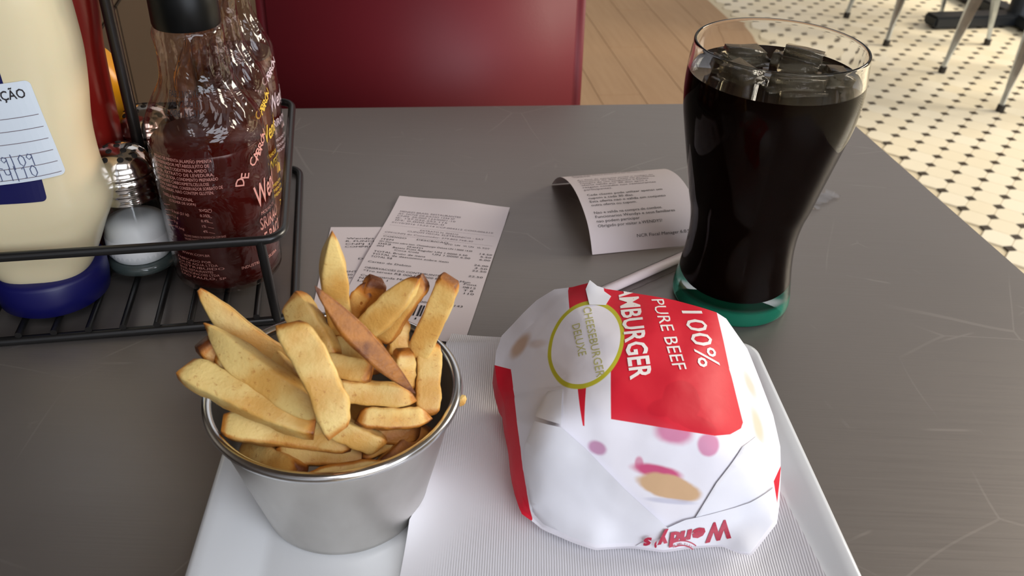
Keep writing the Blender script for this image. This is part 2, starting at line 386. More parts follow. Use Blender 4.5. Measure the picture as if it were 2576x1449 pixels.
# ------------------------------------------------------------------ the table
tb = thing('dining_table', 'brushed grey metal-topped table under the whole meal', 'table', (0, 0, 0))
pts = rounded_path([(p.x, p.y, 0) for p in TBL], 0.012, True, 5)
def slab(pts, z0, z1, name, mat, parent, inset=0.0):
    n = len(pts); c = sum(pts, Vector()) / n; P = [p + (c - p).normalized() * inset for p in pts]
    V = [(p.x, p.y, z1) for p in P] + [(p.x, p.y, z0) for p in P]
    return link(name, mesh(name, V, [tuple(range(n)), tuple(range(2 * n - 1, n - 1, -1))] + [(i, n + i, n + (i + 1) % n, (i + 1) % n) for i in range(n)], False), mat, parent)
slab(pts, TZ - 0.0012, TZ, 'tabletop', M['table'], tb, 0.0008)
slab(pts, TZ - 0.034, TZ - 0.0012, 'edge_band', M['table_edge'], tb)
link('pedestal', lathe([(0, 0.03), (0.05, 0.03), (0.038, 0.06), (0.038, TZ - 0.05), (0.06, TZ - 0.036), (0, TZ - 0.036)], 24), M['black_metal'], tb).location = (0.05, 0.36, 0)
for k in range(4):
    box('foot', (0.05 + 0.17 * math.cos(rA + k * PI / 2), 0.36 + 0.17 * math.sin(rA + k * PI / 2), 0.017), (0.32, 0.07, 0.032), M['black_metal'], tb, rA + k * PI / 2, 0.008)

# ------------------------------------------------------------------ red chair across the table
ch = thing('dining_chair', 'dark red vinyl chair facing the table from the far side', 'chair', (-0.100, 0.885, 0), math.radians(6.5))
def cushion(name, sx, sy, sz, r, mat, parent):
    bm = bmesh.new(); box_bm(bm, (0, 0, 0), (sx, sy, sz)); bmesh.ops.bevel(bm, geom=bm.edges[:], offset=r, segments=4, affect='EDGES'); return link(name, frombm(name, bm, True), mat, parent)
b_ = cushion('backrest', 0.342, 0.045, 0.42, 0.012, M['vinyl'], ch); b_.location = (0, 0.025, 0.675); b_.rotation_euler = (math.radians(-7), 0, 0)
s_ = cushion('seat', 0.36, 0.36, 0.06, 0.018, M['vinyl'], ch); s_.location = (0, -0.18, 0.44)
for x in (-0.155, 0.155):
    for y in (-0.33, -0.02):
        link('leg', tube([(x, y, 0.412), (x * 1.08, y + (0.03 if y > -0.1 else -0.01), 0.0)], [0.016, 0.012], 12), M['black_metal'], ch)

# ------------------------------------------------------------------ metal cafe chairs and pedestal table beyond the mosaic
def cafe_chair(foot, rz, label, group):
    """foot: the floor point of the front left leg; x runs to the other legs"""
    t = thing('cafe_chair', label, 'chair', foot, rz, group); L, D = 0.41, 0.345
    for (x, y, sx, sy) in ((0, 0, 1, 1), (0, D, 1, -1), (L, 0, -1, 1), (L, D, -1, -1)):
        top = Vector((x + sx * 0.055, y + sy * 0.03, 0.43)); bot = Vector((x, y, 0.012)); V, F = [], []
        # folded sheet leg: wide at the seat, pinched above a round ferrule
        for k in range(9):
            u = k / 8; p = bot.lerp(top, u); wd = 0.010 + 0.046 * max(0, u - 0.12) ** 0.8; dp = 0.009 + 0.010 * u
            for (a, b) in ((-1, 0.5), (-0.35, 1), (0.35, 1), (1, 0.5), (0.45, -0.5), (-0.45, -0.5)):
                V.append((p.x + b * dp * sx * -1, p.y + a * wd, p.z))
            if k:
                for i in range(6): F.append(((k - 1) * 6 + i, (k - 1) * 6 + (i + 1) % 6, k * 6 + (i + 1) % 6, k * 6 + i))
        F += [(0, 1, 2, 3, 4, 5), tuple(48 + i for i in range(6))]
        lg = link('leg', mesh('leg', V, F, False), M['galv'], t)
        link('foot_cap', tube([(x - sx * 0.001, y, 0.0), (x + sx * 0.001, y, 0.022)], 0.0125, 12), M['rubber'], lg)
    st = cushion('seat', 0.36, 0.36, 0.022, 0.009, M['galv'], t); st.location = (L / 2, D / 2, 0.445)
    link('backrest', tube(rounded_path([(0.03, 0.0, 0.45), (-0.05, 0.0, 0.85), (-0.05, D, 0.85), (0.03, D, 0.45)], 0.08, False), 0.011, 10), M['galv'], t)
    box('back_slat', (-0.015, D / 2, 0.65), (0.004, 0.12, 0.38), M['galv'], t, 0, 0.001)
    return t
cafe_chair((1.378, 3.268, 0), math.radians(8), 'galvanised metal chair standing beside the black pedestal base', 'metal chairs on the mosaic floor')
cafe_chair((1.538, 2.654, 0), math.radians(9), 'galvanised metal chair closest to the table, in front of the other one', 'metal chairs on the mosaic floor')
ct = thing('cafe_table', 'black cross-footed pedestal table standing on the mosaic floor behind metal chairs', 'table', (2.02, 3.60, 0), math.radians(12))
link('pedestal', lathe([(0, 0.03), (0.062, 0.03), (0.045, 0.06), (0.042, 0.68), (0.09, 0.70), (0, 0.70)], 28), M['dark_metal'], ct)
for k in range(4):
    bm = bmesh.new(); box_bm(bm, (0.20, 0, 0.030), (0.40, 0.085, 0.045), bev=0.008); f_ = link('foot', frombm('foot', bm), M['dark_metal'], ct); f_.rotation_euler = (0, 0, k * PI / 2)
link('tabletop', lathe([(0, 0.70), (0.40, 0.70), (0.41, 0.715), (0.40, 0.735), (0, 0.735)], 48), M['galv'], ct)
# ------------------------------------------------------------------ condiment caddy
cd = thing('condiment_caddy', 'black wire caddy with a centre post holding the sauces and shakers', 'rack', cad(0, 0), cA)
W_, D_ = 0.184, 0.193; wr = 0.0026
def loop(z): return rounded_path([(0, 0, z), (0, D_, z), (-W_, D_, z), (-W_, 0, z)], 0.014, True, 7)
link('base_rail', tube(loop(wr), wr, 10, True), M['black_metal'], cd)
link('upper_rail', tube(loop(0.0555), wr, 10, True), M['black_metal'], cd)
for (x, y) in ((-0.012, 0.0), (-0.012, D_), (-W_ + 0.012, 0.0), (-W_ + 0.012, D_)):
    link('post', tube([(x, y, 0.0555), (x + 0.003, y, wr)], wr, 10), M['black_metal'], cd)
for k in range(9):
    x = -0.0200 - 0.0178 * k
    link('base_wire', tube([(x, -0.001, 0.0066), (x, D_ + 0.001, 0.0064)], 0.0019, 8), M['black_metal'], cd)
hp = rounded_path([(-0.085, 0.093, 0.006), (-0.085, 0.093, 0.235), (-0.085, 0.093, 0.2500)], 0.004, False)
link('center_post', tube([(-0.085, 0.093, 0.006), (-0.085, 0.093, 0.225)], 0.0034, 12), M['black_metal'], cd)
link('handle', tube([(-0.085 + 0.022 * math.sin(a), 0.093, 0.246 - 0.022 * math.cos(a)) for a in np.linspace(0, 2 * PI, 28, endpoint=False)], 0.0034, 10, True), M['black_metal'], cd)
BZ = 0.0087                                                 # things stand on the base wires

# ------------------------------------------------------------------ squeeze bottles
def loft(prof, seg=56, ex=2.6):
    V, F = [], []
    for (z, a, b) in prof:
        for i in range(seg):
            th = 2 * PI * i / seg; c, s = math.cos(th), math.sin(th)
            V.append((a * math.copysign(abs(c) ** (2 / ex), c), b * math.copysign(abs(s) ** (2 / ex), s), z))
    for k in range(len(prof) - 1):
        for i in range(seg): F.append((k * seg + i, k * seg + (i + 1) % seg, (k + 1) * seg + (i + 1) % seg, (k + 1) * seg + i))
    F.append(tuple(range(seg))[::-1]); F.append(tuple((len(prof) - 1) * seg + i for i in range(seg)))
    return V, F
def smooth_prof(prof, n=5):
    P = np.array(prof); t = np.arange(len(P)); tt = np.linspace(0, len(P) - 1, (len(P) - 1) * n + 1); out = []
    for x in tt:
        i = min(int(x), len(P) - 2); u = x - i; p0, p1, p2, p3 = P[max(i - 1, 0)], P[i], P[i + 1], P[min(i + 2, len(P) - 1)]
        out.append(tuple(0.5 * ((2 * p1) + (p2 - p0) * u + (2 * p0 - 5 * p1 + 4 * p2 - p3) * u * u + (3 * p1 - p0 - 3 * p2 + p3) * u ** 3)))
    return out
def squeeze_bottle(name, label, pos, prof, capprof, bm_, cm_):
    t = thing(name, label, 'bottle', pos, cA)
    link('body', mesh('body', *loft(smooth_prof(prof))), bm_, t); link('cap', lathe(capprof, 56), cm_, t); return t
MAYO = [(0.0185, 0.0232, 0.0232), (0.0225, 0.0262, 0.0245), (0.031, 0.0305, 0.0255), (0.044, 0.0365, 0.0265), (0.054, 0.0415, 0.027), (0.063, 0.0432, 0.027), (0.073, 0.0414, 0.0262), (0.083, 0.0405, 0.0255),
        (0.10, 0.0410, 0.0255), (0.12, 0.0440, 0.026), (0.137, 0.0460, 0.0262), (0.152, 0.0462, 0.0262), (0.168, 0.0455, 0.0258), (0.183, 0.043, 0.0240), (0.192, 0.037, 0.0200), (0.1955, 0.028, 0.014)]
my = squeeze_bottle('mayonnaise_bottle', 'cream squeeze bottle standing on its wide navy cap with a white sticker', cad(-0.1335, 0.0375, BZ), MAYO,
                    [(0, 0), (0.0275, 0), (0.0292, 0.0015), (0.0305, 0.010), (0.0305, 0.0185), (0.0292, 0.0205), (0.0240, 0.0212), (0.0240, 0.0188), (0, 0.0188)], M['mayo'], M['navy'])
MP = np.array(smooth_prof(MAYO))
def mayo_front(u, v, off=0.0004):
    a = float(np.interp(v, MP[:, 0], MP[:, 1])); b = float(np.interp(v, MP[:, 0], MP[:, 2])); q = min(abs(u) / a, 0.985)
    return Vector((u, -b * (1 - q ** 2.6) ** (1 / 2.6) - off, v))
def poly_print(pts, name, fn, mat, parent, dens=0.003):
    p = Print(); p.add(pts, [tuple(range(len(pts)))]); return p.build(name, fn, mat, parent, dens)
def rrect(x0, y0, x1, y1, r, n=5):
    out = []
    for cx, cy, a in ((x1 - r, y0 + r, -PI / 2), (x1 - r, y1 - r, 0), (x0 + r, y1 - r, PI / 2), (x0 + r, y0 + r, PI)):
        out += [(cx + r * math.cos(a + PI / 2 * k / n), cy + r * math.sin(a + PI / 2 * k / n)) for k in range(n + 1)]
    return out
poly_print(rrect(-0.030, 0.100, 0.0155, 0.1490, 0.006), 'front_label', lambda u, v: mayo_front(u, v, 0.0003), M['navy_print'], my)
poly_print(rrect(-0.027, 0.100, 0.0120, 0.1445, 0.004), 'label_panel', lambda u, v: mayo_front(u, v, 0.0005), M['olive_print'], my)
poly_print(rrect(-0.025, 0.100, 0.0070, 0.1400, 0.002), 'label_panel', lambda u, v: mayo_front(u, v, 0.0007), M['sticker'], my)
poly_print(rrect(-0.033, 0.0710, 0.0190, 0.090, 0.0025), 'lower_label', lambda u, v: mayo_front(u, v, 0.0003), M['navy_print'], my)
# the white date sticker, stuck on at a slant
sa = math.radians(4.0)
def stk(u, v): return (0.0247 + u * math.cos(sa) - v * math.sin(sa), 0.0835 + u * math.sin(sa) + v * math.cos(sa))
def stk_on(u, v, off): x, y = stk(u, v); return mayo_front(x, y, off)
sk = poly_print(rrect(-0.052, 0.0, 0.0055, 0.0510, 0.0025), 'date_sticker', lambda u, v: stk_on(u, v, 0.0010), M['sticker'], my); sk['label'] = 'white handwritten date sticker'
p = Print()
p.line('IDENTIFICA\u00c7\u00c3O', -0.0345, 0.0430, 0.0066, width=0.0365, bold=0.012)
p.build('printed_text', lambda u, v: stk_on(u, v, 0.0013), M['ink_black'], sk, 0.004)
p = Print()
for v in (0.0335, 0.0270, 0.0205, 0.0140, 0.0077, 0.0018): p.rect(-0.052, v, 0.0040, v + 0.00035)
p.build('ruled_lines', lambda u, v: stk_on(u, v, 0.0012), M['ink_grey'], sk, 0.004)
p = Print(); G = {
    '2': [(0.05, .75), (.3, 1), (.6, .85), (.55, .5), (.1, .05), (.35, .1), (.75, 0)], '9': [(.6, .85), (.3, 1), (.1, .75), (.3, .5), (.62, .7), (.62, .9), (.6, .4), (.6, -.05)],
    '0': [(.4, 1), (.1, .7), (.12, .25), (.4, 0), (.68, .3), (.66, .75), (.4, 1)], '/': [(.3, 1.15), (.32, .5), (.3, -.2)], '1': [(.15, .8), (.4, 1), (.38, .4), (.36, 0), (.2, .02)],
    '4': [(.1, .95), (.15, .5), (.4, .45), (.65, .55), (.62, 1), (.6, .4), (.58, -.1)], 'n': [(0, .0), (.1, .6), (.15, .1), (.35, .6), (.5, .5), (.5, .05), (.6, .1)],
    'e': [(0, .25), (.35, .35), (.35, .6), (.15, .55), (.08, .2), (.3, 0), (.6, .15)], 's': [(0, .1), (.3, .7), (.25, .3), (.4, .1), (.15, 0), (.6, .15)]}
def hand(txt, x, y, hgt, wd=0.0004):
    for c_ in txt:
        p.stroke([(x + a * hgt * 0.75, y + b * hgt) for a, b in G[c_]], wd); x += hgt * 0.62
hand('nese', -0.0290, 0.0345, 0.0066); hand('29/09', -0.0240, 0.0085, 0.0062); hand('14/10', -0.0245, 0.0022, 0.0062)
p.build('handwriting', lambda u, v: stk_on(u, v, 0.0014), M['ink_pen'], sk, None)
KP = [(0.015, 0.018, 0.018), (0.022, 0.022, 0.020), (0.035, 0.0285, 0.024), (0.05, 0.036, 0.0255), (0.065, 0.0378, 0.026), (0.085, 0.0380, 0.026), (0.105, 0.0386, 0.026), (0.122, 0.0395, 0.026), (0.145, 0.0420, 0.026), (0.163, 0.0415, 0.0255), (0.176, 0.036, 0.022), (0.181, 0.025, 0.014)]
squeeze_bottle('ketchup_bottle', 'dark red squeeze bottle directly behind the cream bottle', cad(-0.1335, 0.1000, BZ), KP, [(0, 0), (0.021, 0), (0.022, 0.002), (0.022, 0.013), (0.019, 0.0155), (0, 0.0155)], M['ketchup'], M['ketchup'])
UP = [(0.0, 0.030, 0.0205), (0.003, 0.0335, 0.0225), (0.03, 0.0340, 0.0228), (0.06, 0.0370, 0.0228), (0.08, 0.0362, 0.0225), (0.094, 0.030, 0.0205), (0.102, 0.022, 0.017), (0.107, 0.013, 0.0125)]
ms_ = squeeze_bottle('mustard_bottle', 'yellow squeeze bottle behind the red one in the caddy back corner', cad(-0.1350, 0.1560, BZ), UP, [(0, 0.105), (0.0145, 0.105), (0.015, 0.108), (0.014, 0.122), (0.006, 0.130), (0.003, 0.140), (0, 0.141)], M['mustard'], M['mustard'])

# ------------------------------------------------------------------ clear sauce bottles
BP = [(0.0, 0.003), (0.022, 0.003), (0.0265, 0.0), (0.0298, 0.0025), (0.0310, 0.008), (0.0309, 0.03), (0.0311, 0.05), (0.0312, 0.07), (0.0310, 0.084), (0.0305, 0.094), (0.0290, 0.1005), (0.0262, 0.1065), (0.0226, 0.1125), (0.0195, 0.1185), (0.0178, 0.1250), (0.0172, 0.1320), (0.0173, 0.1400), (0.0175, 0.1462), (0.0170, 0.1478), (0.0150, 0.1490), (0.0150, 0.1530)]
BPs = [tuple(x) for x in smooth_prof(BP[3:18], 4)]
def flute(th, z):
    k = max(0.0, min(1.0, (z - 0.094) / 0.012)) * max(0.0, min(1.0, (0.147 - z) / 0.003)); kk = k * (0.6 + 0.4 * math.sin(z * 400))
    return 1 + 0.035 * kk * math.cos(16 * th) + 0.018 * k * math.sin(5 * th + z * 160)
def sauce_bottle(label, pos, rz, sauce, ink, texts, s=1.0, level=0.087):
    t = thing('sauce_bottle', label, 'bottle', pos, rz, 'clear sauce bottles along the caddy side'); t.scale = (s, s, 1)
    link('bottle_body', lathe(BP[:3] + BPs + BP[18:], 128, flute), M['pet'], t)
    R = [(0, 0.0045), (0.022, 0.0045), (0.027, 0.0032), (0.0290, 0.006)] + [(r - 0.0011, z) for r, z in BPs if 0.008 < z < level] + [(float(np.interp(level, [b[1] for b in BPs], [b[0] for b in BPs])) - 0.0012, level), (0.0, level - 0.0006)]
    link('sauce', lathe(R, 64), sauce, t)
    cp = link('cap', lathe([(0, 0.1485), (0.0166, 0.1485), (0.0170, 0.1500), (0.0168, 0.166), (0.0163, 0.1668), (0.0163, 0.1685), (0.0166, 0.169), (0.0155, 0.188), (0.013, 0.191), (0.006, 0.192), (0.004, 0.200), (0, 0.2005)], 64), M['black_plastic'], t)
    def on(u, v):                                           # u in degrees around from the side that faces the diner, v height
        r = float(np.interp(v, [b[1] for b in BPs], [b[0] for b in BPs])) + 0.0004; a = math.radians(u); return Vector((r * math.sin(a), -r * math.cos(a), v))
    k = 1.0 / (0.0314 * PI / 180)                           # degrees per metre
    def put(pr, txt, a0, z, size, width=None, ang=0.0, **kw):
        V, F = text2d(txt, 1.0, **kw); V = V * size
        if width: V[:, 0] *= width / k / V[:, 0].max()
        c, q = math.cos(ang), math.sin(ang); X = V[:, 0] * c - V[:, 1] * q; Y = V[:, 0] * q + V[:, 1] * c
        pr.add(np.stack([a0 + X * k, z + Y], 1), F)
    pr = Print(); texts(pr, put, k); pr.build('printed_label', on, ink, t, None)
    return t
def arc_word(pr, put, word, a0, z0, a1, z1, size, k):
    """letters climbing along a slope, as on a round badge"""
    n = len(word)
    for i, c_ in enumerate(word):
        u = i / (n - 1); a = a0 + (a1 - a0) * u ** 0.9; z = z0 + (z1 - z0) * u ** 0.8 * 1.0; put(pr, c_, a, z, size, ang=math.radians(78 - 50 * u), bold=0.012)
ING = ['MOLHO DE PIMENTA JALAPE\u00d1O (PIMENTA', 'CONSERVADOR METABISSULFITO DE', 'SODIO, MALTODEXTRINA, AMIDO', 'SOJA, EXTRATO DE LEVEDURA,', 'MOLHO DE SOJA, CONDIMENTO PREPARADO', 'ESPESSANTE CARBOXIMETILCELULOSE', 'GOMA XANTANA, CONSERVADOR SORBATO DE', 'ESPECIARIAS, NAO CONTEM GLUTEN.']
def label_red(pr, put, k):
    for i, s in enumerate(ING): put(pr, s, -62, 0.0850 - i * 0.00262, 0.0026, 62 - (i % 3) * 3 + (6 if i in (4, 6) else 0))
    put(pr, 'TABELA NUTRICIONAL', -60, 0.0625, 0.0027, 36); put(pr, '(COLHER DE SOPA)', -52, 0.0600, 0.0022, 30)
    for i, (l, r) in enumerate((('', '%VD(*)'), ('5 kcal (21 kJ)', '0.25%'), ('1,1 g', '0.4%'), ('0 g', '1%'), ('97,1mg', '4%'))):
        z = 0.0565 - i * 0.0033
        put(pr, l, -52, z, 0.0022) if l else None; put(pr, r, -20, z, 0.0022); pr.rect(-64, z - 0.0009, -9, z - 0.0006)
    for i in range(4): put(pr, 'VALORES DIARIOS DE REFERENCIA COM BASE', -42, 0.0395 - i * 0.0021, 0.0019, 43 - 3 * (i % 2))
    put(pr, 'WWW.COM.BR', -50, 0.0275, 0.0021, 32)
    for i, s in enumerate(('FABRICADO POR', 'RUA DE AGUA LTDA', 'DISTRIBUIDO', 'BRASIL RESTAURANTES', 'E PARTICIPACOES LTDA', 'SAO PAULO, SP')): put(pr, s, -58, 0.0232 - i * 0.0022, 0.0021, 40 + (i % 3) * 6)
    put(pr, 'INDUSTRIA BRASILEIRA', 11, 0.0168, 0.0026, 48)
    arc_word(pr, put, 'DE CABR\u00d3N', 27, 0.0675, 68, 0.0850, 0.0074, k)
    put(pr, 'Wendy\u2019s', 41, 0.0510, 0.0190, 64, math.radians(10), shear=0.25, bold=0.012)
    put(pr, 'MOLHO DE', 43, 0.0455, 0.0030, 26); put(pr, 'SRIRACHA', 39, 0.0365, 0.0105, 54, bold=0.012); put(pr, 'E BACON', 43, 0.0265, 0.0105, 46, bold=0.012)
def label_amber(pr, put, k):
    arc_word(pr, put, 'DE CABR\u00d3N', 27, 0.0690, 68, 0.0855, 0.0074, k)
    put(pr, 'Wendy\u2019s', 41, 0.0600, 0.0145, 60, math.radians(8), shear=0.25, bold=0.012)
    put(pr, 'MOLHO DE', 45, 0.0500, 0.0036, 26); put(pr, 'SWEET', 41, 0.0420, 0.0078, 42, bold=0.012); pr.rect(41, 0.0335, 86, 0.0395)
    for i in range(3): put(pr, 'PIMENTA', 46, 0.0295 - 0.0036 * i, 0.0030, 30)
    put(pr, '260g', 62, 0.0145, 0.0052, 20)
def label_lilac(pr, put, k):
    arc_word(pr, put, 'DE CABR\u00d3N', 27, 0.0690, 70, 0.0855, 0.0074, k)
    put(pr, 'Wendy\u2019s', 48, 0.0580, 0.0150, 56, math.radians(8), shear=0.25, bold=0.012)
    put(pr, 'SRIRACHA', 44, 0.0465, 0.0075, 50, bold=0.012); pr.rect(48, 0.0405, 90, 0.0445)
    for i in range(3): put(pr, 'MOLHO DE', 50, 0.0360 - 0.004 * i, 0.0030, 32)
rzb = math.radians(21.2)                                    # their backs are turned to the diner
s1 = sauce_bottle('front clear bottle of dark red sauce with small pink printed text and black cap', Vector((-0.1705, 0.4385, TZ + BZ)), rzb, M['sauce_red'], M['ink_pink'], label_red)
pr = Print()
for i, s in enumerate(('FAB 13/06/16', 'VAL 12/06/17', 'L.006 11:31')): pr.line(s, -0.0135, 0.1170 - i * 0.0042, 0.0044, width=0.0150 - 0.001 * (i == 2))
def on_neck(u, v):
    r = float(np.interp(v, [b[1] for b in BPs], [b[0] for b in BPs])) * 1.03 + 0.0008; a = u / 0.0205 - 0.10; return Vector((r * math.sin(a), -r * math.cos(a), v))
pr.build('date_code', on_neck, M['ink_black'], s1, None)
sauce_bottle('middle clear bottle of amber sauce with yellow printed label', cad(-0.0345, 0.1085, BZ), rzb - 0.05, M['sauce_amber'], M['ink_yellow'], label_amber, 0.88, 0.080)
sauce_bottle('rearmost clear bottle of red sauce with pale lilac printed label', cad(-0.0325, 0.1635, BZ), rzb - 0.10, M['sauce_red'], M['ink_lilac'], label_lilac, 0.86, 0.093)

# ------------------------------------------------------------------ salt and pepper
hole_m = lathe([(0, 0.0003), (0.0014, 0.0003), (0.0016, -0.0002)], 12); hole_m.materials.append(M['hole'])
def shaker(name, label, pos, fill, hgt):
    t = thing(name, label, 'shaker', pos, cA, 'shakers in the caddy'); t.scale = (1.12, 1.12, 0.95)
    link('glass_body', lathe([(0, 0), (0.0165, 0), (0.0178, 0.001), (0.0183, 0.004), (0.0182, 0.012), (0.0178, 0.024), (0.0165, 0.036), (0.0148, 0.046), (0.0142, 0.051), (0.0128, 0.051), (0.0150, 0.036), (0.0164, 0.022), (0.0168, 0.012), (0.0150, 0.0075), (0, 0.0070)], 16 * 4), M['thin_glass'], t)
    prof = [(0, 0.0076), (0.0149, 0.0080), (0.0168, 0.012), (0.0166, 0.022), (0.0152, 0.033)]
    link('glass_base', lathe([(0, 0.0004), (0.0160, 0.0004), (0.0178, 0.002), (0.0179, 0.006), (0.0160, 0.0074), (0, 0.0074)], 48), M['base_glass'], t)
    link('filling', lathe([q for q in prof if q[1] < hgt] + [(0.0146, hgt), (0.008, hgt + 0.0025), (0, hgt + 0.001)], 40), fill, t)
    ld = link('lid', lathe([(0.0148, 0.0485), (0.0158, 0.0490), (0.0158, 0.0515), (0.0150, 0.0530), (0.0159, 0.0548), (0.0159, 0.0566), (0.0151, 0.0582), (0.0160, 0.0600), (0.0160, 0.0622), (0.0150, 0.0640), (0.0164, 0.0655), (0.0164, 0.0668), (0.0152, 0.0680), (0.0146, 0.0705), (0.0128, 0.0745), (0.0095, 0.0780), (0.005, 0.0800), (0, 0.0806)], 56), M['chrome'], t)
    for ring, (r, z, tilt, n) in enumerate(((0.0, 0.0806, 0, 1), (0.0058, 0.0798, 0.33, 5), (0.0108, 0.0769, 0.72, 9))):
        for k in range(n):
            a = 2 * PI * k / n + ring * 0.4; hl = bpy.data.objects.new('hole', hole_m); COL.objects.link(hl); hl.parent = ld
            hl.matrix_local = Matrix.Translation((r * math.cos(a), r * math.sin(a), z)) @ Matrix.Rotation(a, 4, 'Z') @ Matrix.Rotation(tilt, 4, 'Y')
    return t
shaker('salt_shaker', 'glass salt shaker with a chrome domed lid half full of white salt', cad(-0.0895, 0.0640, BZ), M['salt'], 0.031)
shaker('pepper_shaker', 'pepper shaker behind the caddy post, only its perforated chrome lid showing', cad(-0.0840, 0.1200, BZ), M['pepper'], 0.034)

# ------------------------------------------------------------------ plate
pA = math.radians(4.3); plate_c = Vector((0.0095, 0.2335, TZ))
pl = thing('square_plate', 'white square porcelain plate under the cup, napkin and burger', 'plate', plate_c, pA)
def sq_ring(hs, r, n=7):
    r = min(r, hs * 0.98); out = []
    for cx, cy, a in ((hs - r, -hs + r, -PI / 2), (hs - r, hs - r, 0), (-hs + r, hs - r, PI / 2), (-hs + r, -hs + r, PI)):
        out += [(cx + r * math.cos(a + PI / 2 * k / n), cy + r * math.sin(a + PI / 2 * k / n)) for k in range(n + 1)]
    return out
PR = [(0.060, 0.0, 0.03), (0.084, 0.0, 0.02), (0.088, 0.002, 0.02), (0.110, 0.0050, 0.016), (0.1300, 0.0115, 0.010), (0.1328, 0.0130, 0.010), (0.1332, 0.0143, 0.010), (0.1324, 0.0154, 0.010), (0.1306, 0.0157, 0.010), (0.1270, 0.0148, 0.011), (0.1120, 0.0098, 0.014), (0.1075, 0.0078, 0.016), (0.1055, 0.0072, 0.017), (0.1030, 0.0070, 0.018), (0.05, 0.0070, 0.018)]
V, F = [], []; n_ = None
for hs, z, r in PR:
    R_ = sq_ring(hs, r); n_ = len(R_); V += [(x, y, z) for x, y in R_]
for k in range(len(PR) - 1):
    for i in range(n_): F.append((k * n_ + i, k * n_ + (i + 1) % n_, (k + 1) * n_ + (i + 1) % n_, (k + 1) * n_ + i))
F += [tuple(range(n_))[::-1], tuple((len(PR) - 1) * n_ + i for i in range(n_))]
link('dish', mesh('dish', V, F), M['porcelain'], pl)
def plate_z(x, y):                                          # upper surface height at a world point
    d = Vector((x, y, 0)) - Vector((plate_c.x, plate_c.y, 0)); u = abs(d.x * math.cos(pA) + d.y * math.sin(pA)); v = abs(-d.x * math.sin(pA) + d.y * math.cos(pA)); m = max(u, v)
    return float(np.interp(m, [0, 0.103, 0.1055, 0.112, 0.127, 0.1306, 0.1332, 0.137, 0.150], [0.0070, 0.0070, 0.0072, 0.0098, 0.0148, 0.0157, 0.0150, 0.0125, 0.004]))

# ------------------------------------------------------------------ napkin
NQ = [Vector((-0.0420, 0.185)), Vector((0.1350, 0.190)), Vector((0.1080, 0.3640)), Vector((-0.0325, 0.3835))]
CUP = Vector((-0.0697, 0.2652))
nu, nv = 70, 76; V, F = [], []; off = Vector((0.04, 0.28))
def nap_z(x, y):
    z = 0; c = 0
    for dx in (-0.008, 0, 0.008):
        for dy in (-0.008, 0, 0.008): z += plate_z(x + dx, y + dy); c += 1
    z = max(z / c, plate_z(x, y)) + 0.0012
    z += 0.0022 * math.exp(-((x + 0.8 * (y - 0.30) - 0.000) / 0.010) ** 2) * math.exp(-((x - 0.0) / 0.03) ** 2)      # soft diagonal crease
    z += 0.0012 * (0.5 + 0.5 * noise.noise((x * 22, y * 22, 3.0)))
    z += 0.007 * math.exp(-(max(0, (Vector((x, y)) - CUP).length - 0.0355) / 0.006))                                  # pushed up against the cup
    return z
for k in range(2):
    for j in range(nv + 1):
        for i in range(nu + 1):
            u, v = i / nu, j / nv; q = NQ[0] * (1 - u) * (1 - v) + NQ[1] * u * (1 - v) + NQ[2] * u * v + NQ[3] * (1 - u) * v
            d = q - CUP
            if d.length < 0.0362: q = CUP + d.normalized() * 0.0362
            V.append((q.x - off.x, q.y - off.y, nap_z(q.x, q.y) - (0.0012 if k else 0)))
N1 = (nu + 1) * (nv + 1)
for j in range(nv):
    for i in range(nu):
        a = j * (nu + 1) + i; F.append((a, a + 1, a + nu + 2, a + nu + 1)); F.append((N1 + a, N1 + a + nu + 1, N1 + a + nu + 2, N1 + a + 1))
bd = [i for i in range(nu)] + [j * (nu + 1) + nu for j in range(nv)] + [nv * (nu + 1) + i for i in range(nu, 0, -1)] + [j * (nu + 1) for j in range(nv, 0, -1)]
for a, b in zip(bd, bd[1:] + bd[:1]): F.append((a, N1 + a, N1 + b, b))
np_ = link('paper_napkin', mesh('paper_napkin', V, F), M['napkin']); np_.location = (off.x, off.y, TZ)
tag(np_, 'white embossed paper napkin spread under the wrapped burger', 'napkin')

